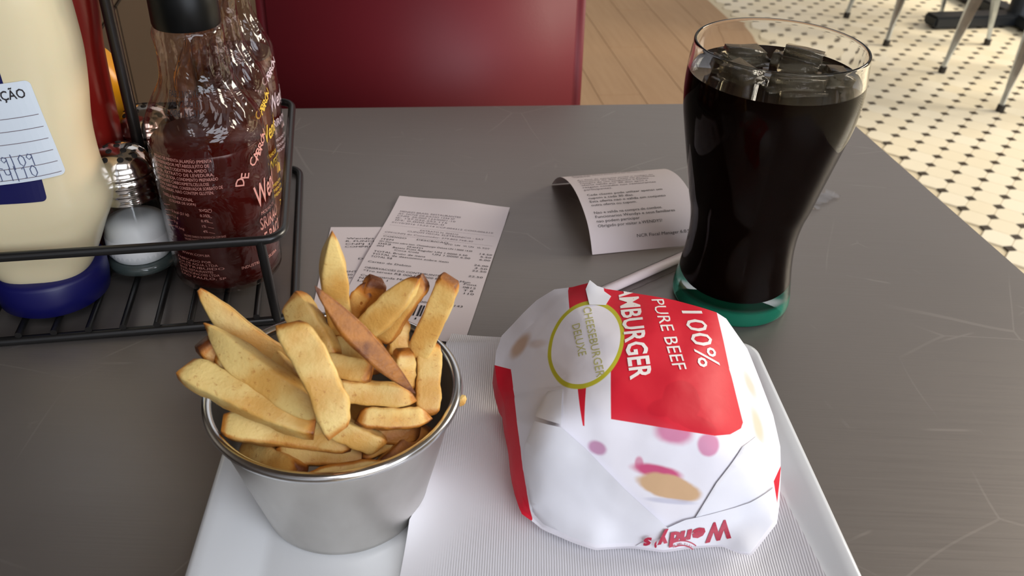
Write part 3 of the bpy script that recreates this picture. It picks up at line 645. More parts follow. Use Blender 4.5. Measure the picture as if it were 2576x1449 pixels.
# ------------------------------------------------------------------ steel cup of fries
CZ = TZ + 0.0072
fc = thing('fry_cup', 'round brushed steel cup full of fries on the plate', 'cup', (CUP.x, CUP.y, CZ))
link('cup_body', lathe([(0, 0.0), (0.0325, 0.0), (0.0346, 0.0012), (0.0352, 0.004), (0.0392, 0.020), (0.0436, 0.038), (0.0478, 0.0555), (0.0486, 0.0600), (0.0478, 0.0612), (0.0468, 0.0560), (0.0427, 0.038), (0.0383, 0.020), (0.0345, 0.0055), (0.032, 0.003), (0, 0.003)], 96), M['steel'], fc)
rm = link('rolled_rim', lathe([(0.0492 + 0.0021 * math.cos(a), 0.0610 + 0.0021 * math.sin(a)) for a in np.linspace(0, 2 * PI, 17)], 96), M['steel_rim'], fc)
def fry(p0, p1, wd, seed, label, brown=0.0, tip0=0.75, tip1=0.75, bend=0.0, flat=1.0, rollo=0.0, tl=0.22, tl1=0.22):
    rnd = random.Random(seed); a, b = Vector(p0) / 1000, Vector(p1) / 1000; mid = (a + b) / 2; ax = (b - a); L = ax.length; ax.normalize()
    view = Vector((0.15, -0.74, 0.65)); s = ax.cross(view).normalized(); t_ = s.cross(ax).normalized()
    rl = rollo + rnd.uniform(-0.35, 0.35); s, t_ = s * math.cos(rl) + t_ * math.sin(rl), t_ * math.cos(rl) - s * math.sin(rl)
    hw = 0.89 * wd / 2000.0; ht = hw * rnd.uniform(0.85, 1.0) * flat; NR, NS = 18, 16; V, F, B = [], [], []; bs = bend / 1000 + rnd.uniform(-0.001, 0.001); sk = rnd.uniform(-0.3, 0.3)
    edge = rnd.choice((0, 1, 2, 3))
    for k in range(NR):
        u = k / (NR - 1); e0 = min(1, u / tl); e1_ = min(1, (1 - u) / tl1)
        sc_ = (tip0 + (1 - tip0) * math.sin(e0 * PI / 2)) * (tip1 + (1 - tip1) * math.sin(e1_ * PI / 2))
        if k in (0, NR - 1): sc_ *= 0.80
        c = a + ax * (L * u) + s * (bs * 4 * u * (1 - u)) - mid
        for i in range(NS):
            th = 2 * PI * (i + 0.5) / NS; cx, cy = math.cos(th), math.sin(th); px = math.copysign(abs(cx) ** 0.24, cx); py = math.copysign(abs(cy) ** 0.24, cy)
            nz = noise.noise(Vector((u * 6 + seed, px * 0.9, py * 0.9))) * 0.13 + noise.noise(Vector((u * 17 + seed, px * 2, py * 2))) * 0.07
            slant = ax * (sk * hw * px * (1 if k < NR / 2 else -1) * max(0, 1 - min(e0, e1_)))
            V.append(c + (s * px * hw + t_ * py * ht) * sc_ * (1 + nz) + slant)
            cor_shade = max(0, abs(px * py) - 0.55) * 0.15 + (0.24 if abs(px) > 0.85 else 0.0) + (0.3 if py < -0.85 else 0.0)  # sides and underside browner than the top: face shading put into the colour
            skin = (1 if (edge == 0 and px > 0.8) or (edge == 1 and px < -0.8) or (edge == 2 and py < -0.8) or (edge == 3 and py > 0.8 and brown > 0.3) else 0) * (0.16 + brown * 0.5)
            end = max(0, 1 - min(u, 1 - u) * L / 0.0035) * rnd.uniform(0.5, 0.75)
            B.append(brown * 0.55 + cor_shade * 0.5 + skin + end)
    for k in range(NR - 1):
        for i in range(NS): F.append((k * NS + i, k * NS + (i + 1) % NS, (k + 1) * NS + (i + 1) % NS, (k + 1) * NS + i))
    F += [tuple(range(NS))[::-1], tuple((NR - 1) * NS + i for i in range(NS))]
    me = mesh('french_fry', V, F); at = me.attributes.new('brown', 'FLOAT', 'POINT'); at.data.foreach_set('value', B)
    o = link('french_fry', me, M['fry']); o.location = Vector((CUP.x, CUP.y, CZ)) + mid
    return tag(o, label, 'fry', 'fries in the steel cup')
def ext(p0, p1, m):                                         # lengthen the buried end by m millimetres
    a, b = Vector(p0), Vector(p1); return tuple(b + (b - a).normalized() * m)
FR = [  # visible end, other end, width, label, options
 ((-49.1, 5.2, 102.8), (-16.2, 4.4, 70.8), 11.5, 'pale thick fry leaning out toward the red sauce bottle, brown along its top', dict(tip0=0.22, bend=3, tl=0.34), 8),
 ((-42.7, -10.0, 96.8), (1.5, -29.4, 75.8), 12, 'pale fry with a pointed tip, below the one leaning toward the sauce bottle', dict(tip0=0.2, bend=2, tl=0.34), 3),
 ((-44.5, -12.0, 91.0), (-28.6, -9.3, 72.8), 10, 'short brown fry end tucked at the left edge of the pile', dict(brown=0.75), 4),
 ((-39.9, -12.8, 86.8), (-14.5, -15.9, 68.8), 12, 'blunt golden fry just above the long one reaching farthest left', dict(), 6),
 ((-48.6, -20.4, 85), (-0.6, -31.3, 69), 12.5, 'long straight fry reaching farthest left over the cup rim', dict(tip0=0.9, tip1=0.9), 0),
 ((-37.1, -24.8, 62), (5.6, -25.2, 56), 13, 'thick fry lying inside the front left rim, brown cut end showing', dict(brown=0.12, tip0=0.8), 6),
 ((-7.6, -24.7, 111), (11.1, -44.3, 79), 14, 'broad pale fry on top of the pile hanging toward the front rim', dict(bend=-3, tip0=0.8, tip1=0.85), 0),
 ((-13.6, 4.1, 100.8), (0.3, -8.3, 84.8), 12.5, 'short thick fry with square ends behind the broad top one', dict(tip0=0.85, tip1=0.9), 2),
 ((2.3, -19.9, 122.8), (35.4, -26.3, 82.8), 9.5, 'brown-skinned wedge fry slanting across the top of the pile', dict(brown=1.15, tip0=0.15, tip1=0.1, flat=0.6, tl=0.45, tl1=0.5), 0),
 ((8.7, -13.0, 141), (3.8, 7.1, 85), 10.8, 'tallest fry standing upright with a sharp tip', dict(tip0=0.10, bend=1, tl=0.45), 0),
 ((34.5, -2.3, 117), (11.7, -6.6, 91), 11, 'pale fry slanting up to the right in front of the receipt', dict(tip0=0.35, tl=0.4), 0),
 ((36.8, 6.1, 111), (20.9, 0.5, 85), 9, 'golden fry right behind the pale one slanting toward the receipt barcode', dict(brown=0.25, tip0=0.6), 0),
 ((46.3, 6.2, 111), (34.3, 2.7, 79), 10.5, 'blunt-ended fry sticking up highest at the right of the pile', dict(tip0=0.9), 3),
 ((37.9, 6.7, 81), (39.2, -14.0, 60), 11, 'orange fry standing against the right inside wall of the cup', dict(brown=0.22), 0),
 ((26.3, 8.3, 91), (25.9, 1.0, 77), 9, 'short golden stub below the fries leaning on the receipt side', dict(brown=0.2), 0),
 ((28.7, -1.4, 83), (28.9, -7.4, 67), 9, 'small golden fry end between the wedge and the right wall fry', dict(brown=0.2), 0),
 ((16.3, 5.6, 107), (7.9, 3.1, 90), 8.5, 'brown fry tip peeking out just right of the tallest fry', dict(brown=0.6, tip0=0.6), 2),
 ((18.5, 8.1, 109), (13.1, 2.4, 86), 9.5, 'brown-ended fry standing behind the pale slanting one', dict(brown=0.45, tip0=0.8), 2),
 ((18.3, -14.4, 81), (-3.5, -12.6, 83), 10, 'level golden fry with a brown cut end below the wedge', dict(brown=0.15, tip0=0.9), 6),
 ((34.1, -15.2, 71), (1.4, -18.2, 75), 10, 'level pale fry pointing right, under the tip of the wedge', dict(tip0=0.45), 4),
 ((39.8, -16.8, 63), (13.9, -24.1, 68), 9, 'fry with a curled brown end lying along the front right', dict(brown=0.28, tip0=0.4), 0),
 ((23.0, -27.5, 57), (6.5, -26.0, 65), 9.5, 'pale fry under the end of the broad top fry', dict(tip0=0.7), 5),
 ((-16.8, -28.8, 51), (15.6, -28.1, 51), 9.5, 'low fry lying just inside the front rim', dict(brown=0.12), 2),
 ((27.9, -17.4, 51), (17.1, -27.1, 53), 8, 'small fry end low inside the front right rim', dict(brown=0.2), 3),
 ((35.7, -16.8, 54), (11.2, -21.2, 58), 9, 'dark brown fry buried low at the front right', dict(brown=0.8), 0),
 ((-2.0, 2.3, 80), (18.0, -3.4, 78), 11, 'orange fry crossing under the wedge in the middle of the pile', dict(brown=0.25), 3),
 ((-25.1, 4.1, 75), (-9.5, -9.6, 66), 11, 'orange fry half hidden under the two pale ones at left', dict(brown=0.25), 5),
 ((-33, -16, 44), (-8, -37, 50), 11, 'golden fry low behind the front left of the rim', dict(brown=0.25), 2),
 ((-6, -40, 47), (24, -33, 49), 10, 'golden fry curving along the very front of the rim', dict(brown=0.3, bend=-2), 2),
 ((20, -34, 46), (38, -14, 52), 10, 'brown fry low along the front right of the rim', dict(brown=0.5), 2),
 ((-20, 20, 70), (15, 18, 74), 12, 'fry lying deep along the back wall of the cup', dict(brown=0.2), 4),
 ((-22, -6, 52), (22, -4, 54), 13, 'fry buried deepest in the middle of the cup', dict(brown=0.3), 6),
 ((24, 14, 76), (34, -6, 55), 11, 'fry buried behind the one on the right wall', dict(brown=0.3), 4),
 ((-2, 22, 60), (6, -24, 50), 12, 'fry lying front to back underneath the others', dict(brown=0.3), 4),
 ((-30, 6, 58), (-18, -20, 50), 11, 'fry low at the left beneath the long straight one', dict(brown=0.3), 4)]
for i, (p0, p1, wd, lb, kw, ex) in enumerate(FR): fry(p0, ext(p0, p1, ex), wd, 11 + i * 3, lb, **kw)
cr = bmesh.new(); bmesh.ops.create_icosphere(cr, subdivisions=2, radius=0.0022)
for v in cr.verts: v.co *= 1 + 0.5 * noise.noise(v.co * 900)
cr.verts.ensure_lookup_table(); me = frombm('fry_crumb', cr); at = me.attributes.new('brown', 'FLOAT', 'POINT'); at.data.foreach_set('value', [0.2] * len(me.vertices))
o = link('fry_crumb', me, M['fry']); o.location = (CUP.x + 0.0512, CUP.y - 0.003, CZ + 0.0595); tag(o, 'tiny crumb stuck on the right of the steel cup rim', 'crumb')

# ------------------------------------------------------------------ wrapped burger
WO = Vector((0.057, 0.285, 0.800)); wa = Vector((0.9806, -0.1961, 0)); wb = Vector((0.1279, 0.6394, 0.7581)); wn = Vector((-0.1487, -0.7434, 0.6521))   # paper plane: across, up the face, outward (mm)
OUT = [[-31.0, 49.0, -14.0], [-38.1, 46.3, -15.5], [-46.3, 44.2, -17.6], [-53.6, 37.8, -16.4], [-60.2, 28.2, -14.3], [-63.1, 24.5, -16.2], [-67.3, 18.9, -17.3], [-68.7, 11.2, -17.6], [-67.9, 4.7, -16.2], [-64.9, -4.1, -15.1], [-60.4, -11.1, -13.2], [-57.1, -19.2, -8.4], [-52.5, -28.8, -1.8], [-45.5, -45.6, 8.6], [-40.5, -53.4, 13.0], [-36.0, -55.9, 12.8], [-31.6, -58.3, 14.1], [-18.5, -60.6, 16.8], [-8.4, -61.7, 18.0], [7.3, -58.6, 14.4], [18.2, -58.0, 13.8], [28.7, -55.1, 10.4], [41.3, -52.5, 7.4], [47.9, -53.9, 9.0], [52.8, -53.7, 8.8], [58.6, -46.0, 1.4], [62.8, -39.6, -3.0], [63.8, -32.0, -8.8], [64.2, -18.2, -15.6], [63.5, -9.8, -19.2], [59.6, 3.3, -25.3], [52.4, 18.4, -30.6], [45.2, 31.8, -32.4], [39.2, 38.3, -32.3], [33.9, 44.2, -32.9], [28.9, 46.2, -30.7], [9.5, 48.3, -25.5], [-8.9, 48.1, -19.2], [-22.6, 47.7, -15.6]]
KEY = [[-25.0, 18.6, 19.7], [12.1, 19.9, 13.7], [-14.5, 29.5, 10.2], [-36.5, 33.9, 2.0], [1.6, 36.5, -1.0], [25.0, 31.8, -6.3], [33.2, 15.3, 3.7], [42.0, 0.0, 6.2], [-9.7, -8.9, 42.5], [10.0, -8.1, 37.0], [31.6, -8.4, 26.6], [-34.1, 1.9, 28.5], [-48.6, 10.6, 3.0], [-52.4, -0.6, 0.6], [-59.0, 3.9, -10.7], [-39.1, -14.8, 37.2], [-27.6, -15.1, 45.2], [-17.3, -22.0, 39.4], [1.2, -36.6, 27.2], [19.0, -49.0, 14.0], [1.9, -22.0, 34.7], [18.4, -27.3, 27.2], [29.1, -42.9, 13.1], [34.8, -27.2, 19.4], [43.4, -11.6, 15.0], [12.2, -38.3, 23.1], [-27.9, -35.5, 30.5], [-40.5, -30.0, 27.2], [-35.4, -45.8, 21.0], [-18.3, -49.0, 21.7], [-1.7, -53.0, 15.7], [52.5, -15.1, 0.7], [56.4, -31.1, -0.6], [49.2, -40.3, 2.4], [38.3, -46.7, 6.8], [-17.6, 2.9, 36.5], [0.6, 7.6, 29.5], [-47.9, -17.1, 13.7]]
KA = np.array(OUT + KEY); cc_ = 5.0
D2 = ((KA[:, None, :2] - KA[None, :, :2]) ** 2).sum(-1); KW = np.linalg.solve(np.sqrt(D2 + cc_ * cc_) + 1e-6 * np.eye(len(KA)), KA[:, 2])
def crump(u, v):
    a = noise.noise(Vector((u * 0.045, v * 0.045, 1.7))); b = noise.noise(Vector((u * 0.10, v * 0.10, 5.1))); c = noise.noise(Vector((u * 0.03 + v * 0.06, v * 0.03, 9.0)))
    return 1.2 * (0.35 - abs(a)) + 0.4 * (0.3 - abs(b)) + 0.8 * (0.3 - abs(c))
def wh(u, v): return float(np.sqrt((KA[:, 0] - u) ** 2 + (KA[:, 1] - v) ** 2 + cc_ * cc_) @ KW) + crump(u, v)
def wpt(u, v, lift=0.0): return (wa * u + wb * v + wn * (wh(u, v) + lift)) / 1000
def edge_dist(P, poly):
    d = 1e9
    for a, b in zip(poly, poly[1:] + poly[:1]):
        a, b = Vector(a[:2]), Vector(b[:2]); t_ = max(0, min(1, (P - a).dot(b - a) / max((b - a).length_squared, 1e-9))); d = min(d, (P - a - (b - a) * t_).length)
    return d
def inside(u, v, poly):
    r = False; n = len(poly)
    for i in range(n):
        x1, y1 = poly[i][:2]; x2, y2 = poly[(i + 1) % n][:2]
        if (y1 > v) != (y2 > v) and u < (x2 - x1) * (v - y1) / (y2 - y1) + x1: r = not r
    return r
def sheet2d(poly, step):
    P = []
    for a, b in zip(poly, poly[1:] + poly[:1]):
        a, b = Vector(a[:2]), Vector(b[:2]); k = max(1, int((b - a).length / step)); P += [a.lerp(b, i / k) for i in range(k)]
    nb = len(P); us = [q.x for q in P]; vs = [q.y for q in P]; u = min(us) + step / 2; row = 0
    while u < max(us):
        v = min(vs) + (step / 2 if row % 2 else 0)
        while v < max(vs):
            if inside(u, v, [tuple(q) for q in P]) and min((q - Vector((u, v))).length for q in P) > step * 0.55: P.append(Vector((u, v)))
            v += step
        u += step * 0.87; row += 1
    vo_, _, fo_, _, _, _ = delaunay_2d_cdt(P, [(i, (i + 1) % nb) for i in range(nb)], [], 1, 1e-5)
    return vo_, [f for f in fo_], nb
wr_t = thing('wrapped_burger', 'burger wrapped in white greaseproof paper with a red printed panel', 'burger', WO)
v2, f2, nb = sheet2d(OUT, 2.4)
V = [wpt(q.x, q.y) for q in v2]; F = [tuple(f) for f in f2]
# the paper goes on round the back and underneath
ring = list(range(nb)); cx = Vector((0.0, 0.0, 0)); prev = ring
for step_, (zf, ins) in enumerate(((0.62, -0.0010), (0.28, 0.001), (0.0, 0.006))):
    cur = []
    for i in ring:
        p_ = V[i]; zb = 0.7645 - WO.z; z = zb + (p_.z - zb) * zf; d = Vector((p_.x, p_.y - 0.002, 0)); d = d * (1 - ins / max(d.length, 1e-6)); cur.append(len(V)); V.append(Vector((d.x, d.y + 0.002, min(z, p_.z))))
    for k in range(nb): F.append((prev[k], prev[(k + 1) % nb], cur[(k + 1) % nb], cur[k]))
    prev = cur
F.append(tuple(prev))
# wrapper print: panel, stripes, oval, grease marks - flat colour in the paper plane
t = NT('printed_burger_paper'); tc = t.obj()
def dotp(vec): q = t.n('ShaderNodeVectorMath', operation='DOT_PRODUCT'); t.put(q.inputs[0], tc); q.inputs[1].default_value = tuple(vec * 1000); return q.outputs['Value']
gu, gv = dotp(wa), dotp(wb); gnrm = t.n('ShaderNodeNewGeometry').outputs['Normal']
def halfplanes(poly):
    c = sum((Vector(p_) for p_ in poly), Vector((0, 0))) / len(poly); acc = None
    for a, b in zip(poly, poly[1:] + poly[:1]):
        a, b = Vector(a), Vector(b); d = (b - a).normalized(); nrm = Vector((-d.y, d.x))
        if nrm.dot(c - a) < 0: nrm = -nrm
        s = t.math('ADD', t.math('MULTIPLY_ADD', gu, nrm.x, -nrm.dot(a)), t.math('MULTIPLY', gv, nrm.y)); acc = s if acc is None else t.math('MINIMUM', acc, s)
    return acc
def ell(cx_, cy_, rx, ry, ang):
    c, s = math.cos(ang), math.sin(ang); x = t.math('MULTIPLY_ADD', gu, c / rx, -(cx_ * c + cy_ * s) / rx); x = t.math('ADD', x, t.math('MULTIPLY', gv, s / rx))
    y = t.math('MULTIPLY_ADD', gu, -s / ry, -(-cx_ * s + cy_ * c) / ry); y = t.math('ADD', y, t.math('MULTIPLY', gv, c / ry))
    return t.math('SQRT', t.math('ADD', t.math('MULTIPLY', x, x), t.math('MULTIPLY', y, y)))
pn = t.noise(tc, 70, 3); pn2 = t.noise(tc, 25, 2)
def blob(cx_, cy_, rx, ry, ang=0.0, soft=0.35, wob=0.5):
    e_ = t.math('ADD', ell(cx_, cy_, rx, ry, ang), t.math('MULTIPLY', t.math('SUBTRACT', pn, 0.5), wob)); return t.ramp(e_, 1.0, 1.0 - soft)
col = t.mix(pn2, S(234, 231, 236), S(226, 225, 234))
for (x, y, rx, ry, an, cc2, am, so) in ((-56.5, 15.5, 9.0, 4.6, 0.95, S(196, 164, 138), 0.9, 0.6), (-48, 17, 7, 3, 0.2, S(206, 186, 176), 0.6, 0.7), (51, -2, 3.4, 11, 0.35, S(222, 204, 170), 0.8, 0.7), (47, 15, 3, 9, 0.5, S(222, 200, 168), 0.7, 0.7),
        (14.7, -9.6, 9.5, 7, -0.1, S(206, 120, 156), 0.95, 0.45), (28.9, -12.8, 5.2, 5.4, 0.3, S(208, 138, 170), 0.95, 0.3), (-13.3, -20.8, 4.6, 3.2, -0.3, S(192, 140, 172), 0.95, 0.5), (-36, -52, 1.4, 1.6, 0, S(190, 196, 206), 0.8, 0.4),
        (-26, -55.5, 6.5, 1.8, -0.25, S(198, 202, 212), 0.7, 0.5), (3.4, -24.0, 2.2, 3.4, 0.2, S(206, 120, 150), 0.8, 0.5), (11.0, -26.4, 12.0, 3.6, -0.06, S(200, 84, 124), 1.0, 0.45), (16.8, -31.8, 14.6, 5.6, -0.12, S(204, 168, 130), 1.0, 0.25), (18, -37.5, 13, 1.6, 0.05, S(186, 186, 204), 0.7, 0.6), (46.5, -47, 3.0, 3.0, 0, S(206, 206, 218), 0.7, 0.3)):
    col = t.mix(t.math('MULTIPLY', blob(x, y, rx, ry, an, so), am), col, cc2)
red = t.mix(t.math('MULTIPLY', t.math('MAXIMUM', blob(16, 2, 8.5, 9, 0, 0.12, 0.3), t.math('MAXIMUM', blob(22, -5, 11, 3.4, -0.2, 0.2, 0.4), blob(10, -1, 8, 4.2, 0.3, 0.2, 0.4))), 0.55), S(212, 32, 52), S(190, 20, 42))
RED = [(-23.7, 48.5), (-18.4, 36.1), (-11.4, 4.9), (-9.7, -8.9), (31.0, -8.8), (37.5, -7.4), (42.4, -4.4), (43.8, -0.9), (37.1, 16.5), (31.5, 33.7), (29.3, 47.5), (9.3, 62)]
LFT = [(-75, 5.5), (-59.4, 4.2), (-55.6, -4.4), (-49.3, -20.8), (-43.3, -37.2), (-36.2, -55.6), (-42, -70), (-75, -20)]
STR = [(-40.2, 46.5), (-37.3, 36.9), (-23.8, 0.9), (-19.6, -13.1), (-21.0, 0.9), (-28.6, 39.4), (-30.4, 55)]
for poly in ([(-25.0, 52), (-15.0, 20), (35.9, 20), (24.9, 62)], [(-15.0, 20.3), (-9.7, -8.9), (31.0, -8.8), (37.5, -7.4), (42.4, -4.4), (43.8, -0.9), (37.1, 16.5), (35.8, 20.3)], LFT, [(-40.6, 60), (-39.6, 44.0), (-19.9, -13.2), (-19.3, -13.2), (-29.8, 60)], [(61.0, -24.5), (64.6, -17.0), (63.4, -33)]):
    col = t.mix(t.ramp(halfplanes(poly), -0.12, 0.12), col, red)
ov = ell(-26.0, 20.2, 16.0, 20.2, -0.14); ovn = t.math('ADD', ov, t.math('MULTIPLY', t.math('SUBTRACT', pn2, 0.5), 0.02))
col = t.mix(t.ramp(ovn, 1.01, 0.985), col, S(196, 190, 52)); col = t.mix(t.ramp(ovn, 0.905, 0.89), col, S(238, 234, 240))
t.set(color=col, rough=0.5, spec=0.2); t.bump(t.math('ADD', t.noise(tc, 45, 3), t.math('MULTIPLY', t.noise(tc, 160, 2), 0.25)), 0.25, 0.002); M['wrap'] = t.m
t2 = NT('white_burger_paper'); o = t2.obj(); t2.set(color=t2.mix(t2.noise(o, 25, 2), S(232, 231, 236), S(224, 226, 234)), rough=0.5, spec=0.2); t2.bump(t2.noise(o, 55, 3), 0.25, 0.002); M['wrap_white'] = t2.m
link('wrapper', mesh('wrapper', V, F), M['wrap'], wr_t)
def flap(poly, crease, lift, name='paper_flap'):
    """a folded-over sheet: lifted along its crease line, lying down toward its other edges"""
    q, fs, nb_ = sheet2d(poly, 2.2)
    def lf(u, v):
        d = min(max(0, min(1, 1)) and (Vector((u, v)) - Vector(a).lerp(Vector(b), max(0, min(1, (Vector((u, v)) - Vector(a)).dot(Vector(b) - Vector(a)) / (Vector(b) - Vector(a)).length_squared)))).length for a, b in zip(crease, crease[1:]))
        return 0.22 + lift * math.exp(-d / 7.0)
    V = [wpt(a.x, a.y, lf(a.x, a.y)) for a in q]; n = len(V); V += [v_ - wn * 0.00035 for v_ in V]
    F = [tuple(f) for f in fs] + [tuple(i + n for i in reversed(f)) for f in fs] + [(i, (i + 1) % nb_, n + (i + 1) % nb_, n + i) for i in range(nb_)]
    link(name, mesh(name, V, F), M['wrap_white'], wr_t); return lf
CL = [(-39.1, -14.8), (-27.6, -15.1), (-17.3, -22.0), (1.2, -36.6), (19.0, -49.0)]
flap(CL + [(16.2, -53.0), (7.2, -57.2), (-8.5, -60.3), (-18.6, -59.4), (-31.0, -57.0), (-35.6, -54.0), (-41.8, -37.6), (-43.6, -26.0)], CL, 2.0)
CR = [(43.4, -11.6), (34.8, -27.2), (29.1, -42.9)]
flap(CR + [(35.8, -43.5), (46.6, -40.0), (57.0, -32.0), (58.5, -19.6), (55.4, -10.2), (49.8, -7.0)], CR, 0.9)
CB = [(17.7, -49.5), (25.2, -44.5), (35.0, -40.7), (44.9, -36.8), (50.8, -34.0), (61.0, -26.8)]
fB = flap(CB + [(62.6, -38.6), (58.0, -46.5), (52.8, -53.3), (47.8, -53.6), (41.2, -52.3), (28.6, -54.8), (18.1, -57.6), (7.2, -58.4), (13.0, -53.3)], CB, 1.2)
flap([(-39.4, -13.0), (-38.6, -7.0), (-36.8, -2.4), (-30.6, -0.6), (-29.2, -8.0), (-28.0, -14.0)], [(-39.4, -13.0), (-28.0, -14.0)], 1.4)
ear = [(-31.4, 45.5), (-30.6, 50.6), (-26.0, 47.8), (-19.6, 44.2), (-21.0, 39.0), (-28.0, 38.0)]
flap(ear, [(-31.0, 48), (-28.0, 39)], 0.8)
# lettering
def run(txt, p0, p1, cap, mat, name, liftfn, **kw):
    a, b = Vector(p0), Vector(p1); d = b - a; p_ = Print(); p_.line(txt, a.x, a.y, 10, math.atan2(d.y, d.x), width=d.length, height=cap, **kw)
    return p_.build(name, lambda u, v: wpt(u, min(v, 48.2), liftfn(u, v)) + Vector((0, 0.0003, -0.001)) * max(0, v - 48.2), mat, wr_t, 1.6)
L0 = lambda u, v: 0.35
run('CHEESEBURGER', (-30.4, 36.0), (-18.0, 6.0), 3.5, M['ink_olive'], 'printed_text', L0)
run('DELUXE', (-33.2, 27.0), (-27.2, 13.6), 3.5, M['ink_olive'], 'printed_text', L0)
run('HAMBURGER', (-19.2, 55.6), (-4.6, 7.4), 8.6, M['ink_white'], 'printed_text', L0, bold=0.022)
run('PURE BEEF', (-1.6, 46.2), (12.0, 13.8), 5.6, M['ink_white'], 'printed_text', L0, bold=0.002, shear=0.15)
run('100%', (12.6, 43.2), (22.6, 17.0), 9.4, M['ink_white'], 'printed_text', L0, bold=0.004, shear=0.15)
p_ = Print()
fB2 = lambda u, v: fB(u, v) + 0.35 + 1.4 * max(0, min(1, (22 - u) / 5))
for c_, x0, y0, sz, wdt, dn in (('W', 42.6, -42.6, 9.6, 9.6, 0), ('e', 33.6, -46.6, 7.2, 4.8, 0), ('n', 28.8, -48.2, 7.2, 5.0, 0), ('d', 23.8, -49.6, 7.4, 5.0, 0), ('y', 19.8, -50.8, 7.2, 5.2, 0), ('\u2019', 14.2, -52.2, 7.0, 1.2, 0), ('s', 13.0, -53.6, 5.6, 3.6, 0)):
    p_.line(c_, x0, y0, sz, math.radians(180 + 20), width=wdt * 1.14, bold=0.05, shear=0.3)
p_.build('logo_lettering', lambda u, v: wpt(u, v, fB2(u, v)), M['ink_red'], wr_t, 1.6)
p_ = Print()
for i, c_ in enumerate('QUALITY IS OUR RECIPE'):
    a = math.radians(38 + i * 5.4); p_.line(c_, 26.5 + 8.0 * math.cos(a), -62.0 + 8.0 * math.sin(a), 1.5, a - PI / 2 + PI) if 60 < math.degrees(a) < 125 else None
for r in (7.0, 8.9):
    p_.stroke([(26.5 + r * math.cos(math.radians(k)), -62.0 + r * math.sin(math.radians(k))) for k in range(58, 126, 4)], 0.45)
p_.build('badge_lettering', lambda u, v: wpt(u, v, fB2(u, v)), M['ink_red'], wr_t, 1.6)

# ------------------------------------------------------------------ glass of cola
GP = Vector((0.1335, 0.4423, TZ))
gl = thing('drinking_glass', 'tall contoured glass of dark cola with ice, standing right of the receipt', 'glass', GP)
mm = lambda L: [(r / 1000, z / 1000) for r, z in L]
OUTP = mm([(33.2, 0.4), (34.6, 2), (35.0, 5), (34.6, 9), (33.8, 14), (32.7, 21), (31.5, 30), (30.8, 40), (31.0, 50), (32.4, 60), (34.7, 69), (36.9, 80), (39.0, 90), (41.1, 100), (43.2, 110), (44.9, 119), (45.9, 128), (46.1, 135), (45.7, 143), (45.0, 150), (44.4, 155)])
INP = mm([(42.9, 154), (43.6, 146), (44.1, 138), (43.9, 129), (42.9, 120), (41.2, 111), (39.0, 101), (36.9, 91), (34.6, 80.5), (32.2, 69.5), (29.9, 60), (28.5, 50), (28.3, 40), (28.9, 30), (29.9, 22), (29.6, 16.5), (26, 13), (18, 11.4)])
o_s = [tuple(q) for q in smooth_prof(OUTP, 3)]; i_s = [tuple(q) for q in smooth_prof(INP, 3)]
link('glass_body', lathe([(0, 0.0012), (0.024, 0.0012), (0.031, 0.0)] + o_s + mm([(44.45, 155.6), (44.35, 156.3), (44.05, 156.8), (43.6, 157.0), (43.15, 156.8), (42.85, 156.3), (42.78, 155.5)]) + i_s + [(0, 0.0110)], 128), M['glass'], gl)
lev = 0.1405; inn = sorted([(z, r) for r, z in i_s]); zz = [q[0] for q in inn]; rr_ = [q[1] for q in inn]
cola = [(0, 0.0108)] + [(r + 0.0003, z - 0.0002) for r, z in reversed(i_s) if z < lev - 0.001] + [(float(np.interp(lev, zz, rr_)) + 0.0003, lev + 0.0010), (float(np.interp(lev, zz, rr_)) - 0.0012, lev), (0, lev)]
ck = link('cola', lathe(cola, 96), M['cola_side'], gl); ck.data.materials.append(M['cola'])
for f_ in ck.data.polygons:
    if f_.center.z > lev - 0.0003 and f_.normal.z > 0.5: f_.material_index = 1
ck['label'] = 'dark cola filling the glass nearly to the rim'
random.seed(8)
for i, (x, y, dz, sx, sy, sz, rz, tx, ty, lb) in enumerate(((-14, 20, 2.2, 30, 22, 20, 0.3, 0.10, 0.08, 'ice cube at the back of the cola, under the far rim'), (17, 17, 3.0, 30, 24, 20, -0.4, -0.1, 0.10, 'ice cube at the back right of the cola'), (-20, -8, 0.8, 24, 28, 20, 0.6, 0.12, -0.10, 'ice cube at the left of the cola surface'), (6, -20, 0.5, 34, 22, 20, 0.15, -0.14, 0.05, 'ice cube at the front of the cola, nearest the diner'), (29, -8, 1.0, 20, 26, 20, 0.2, 0.1, 0.15, 'ice cube at the right of the cola surface'))):
    bm = bmesh.new(); box_bm(bm, (0, 0, 0), (sx / 1000, sy / 1000, sz / 1000)); bmesh.ops.bevel(bm, geom=bm.edges[:], offset=0.005, segments=4, affect='EDGES'); bmesh.ops.subdivide_edges(bm, edges=bm.edges[:], cuts=1)
    for v in bm.verts: v.co += v.normal * 0.0013 * noise.noise(v.co * 130 + Vector((i * 7, 0, 0)))
    ic = link('ice_cube', frombm('ice_cube', bm, True), M['ice']); ic.location = GP + Vector((x / 1000, y / 1000, lev - 0.0050 + dz / 1000)); ic.rotation_euler = (tx, ty, rz); tag(ic, lb, 'ice', 'ice cubes in the cola')

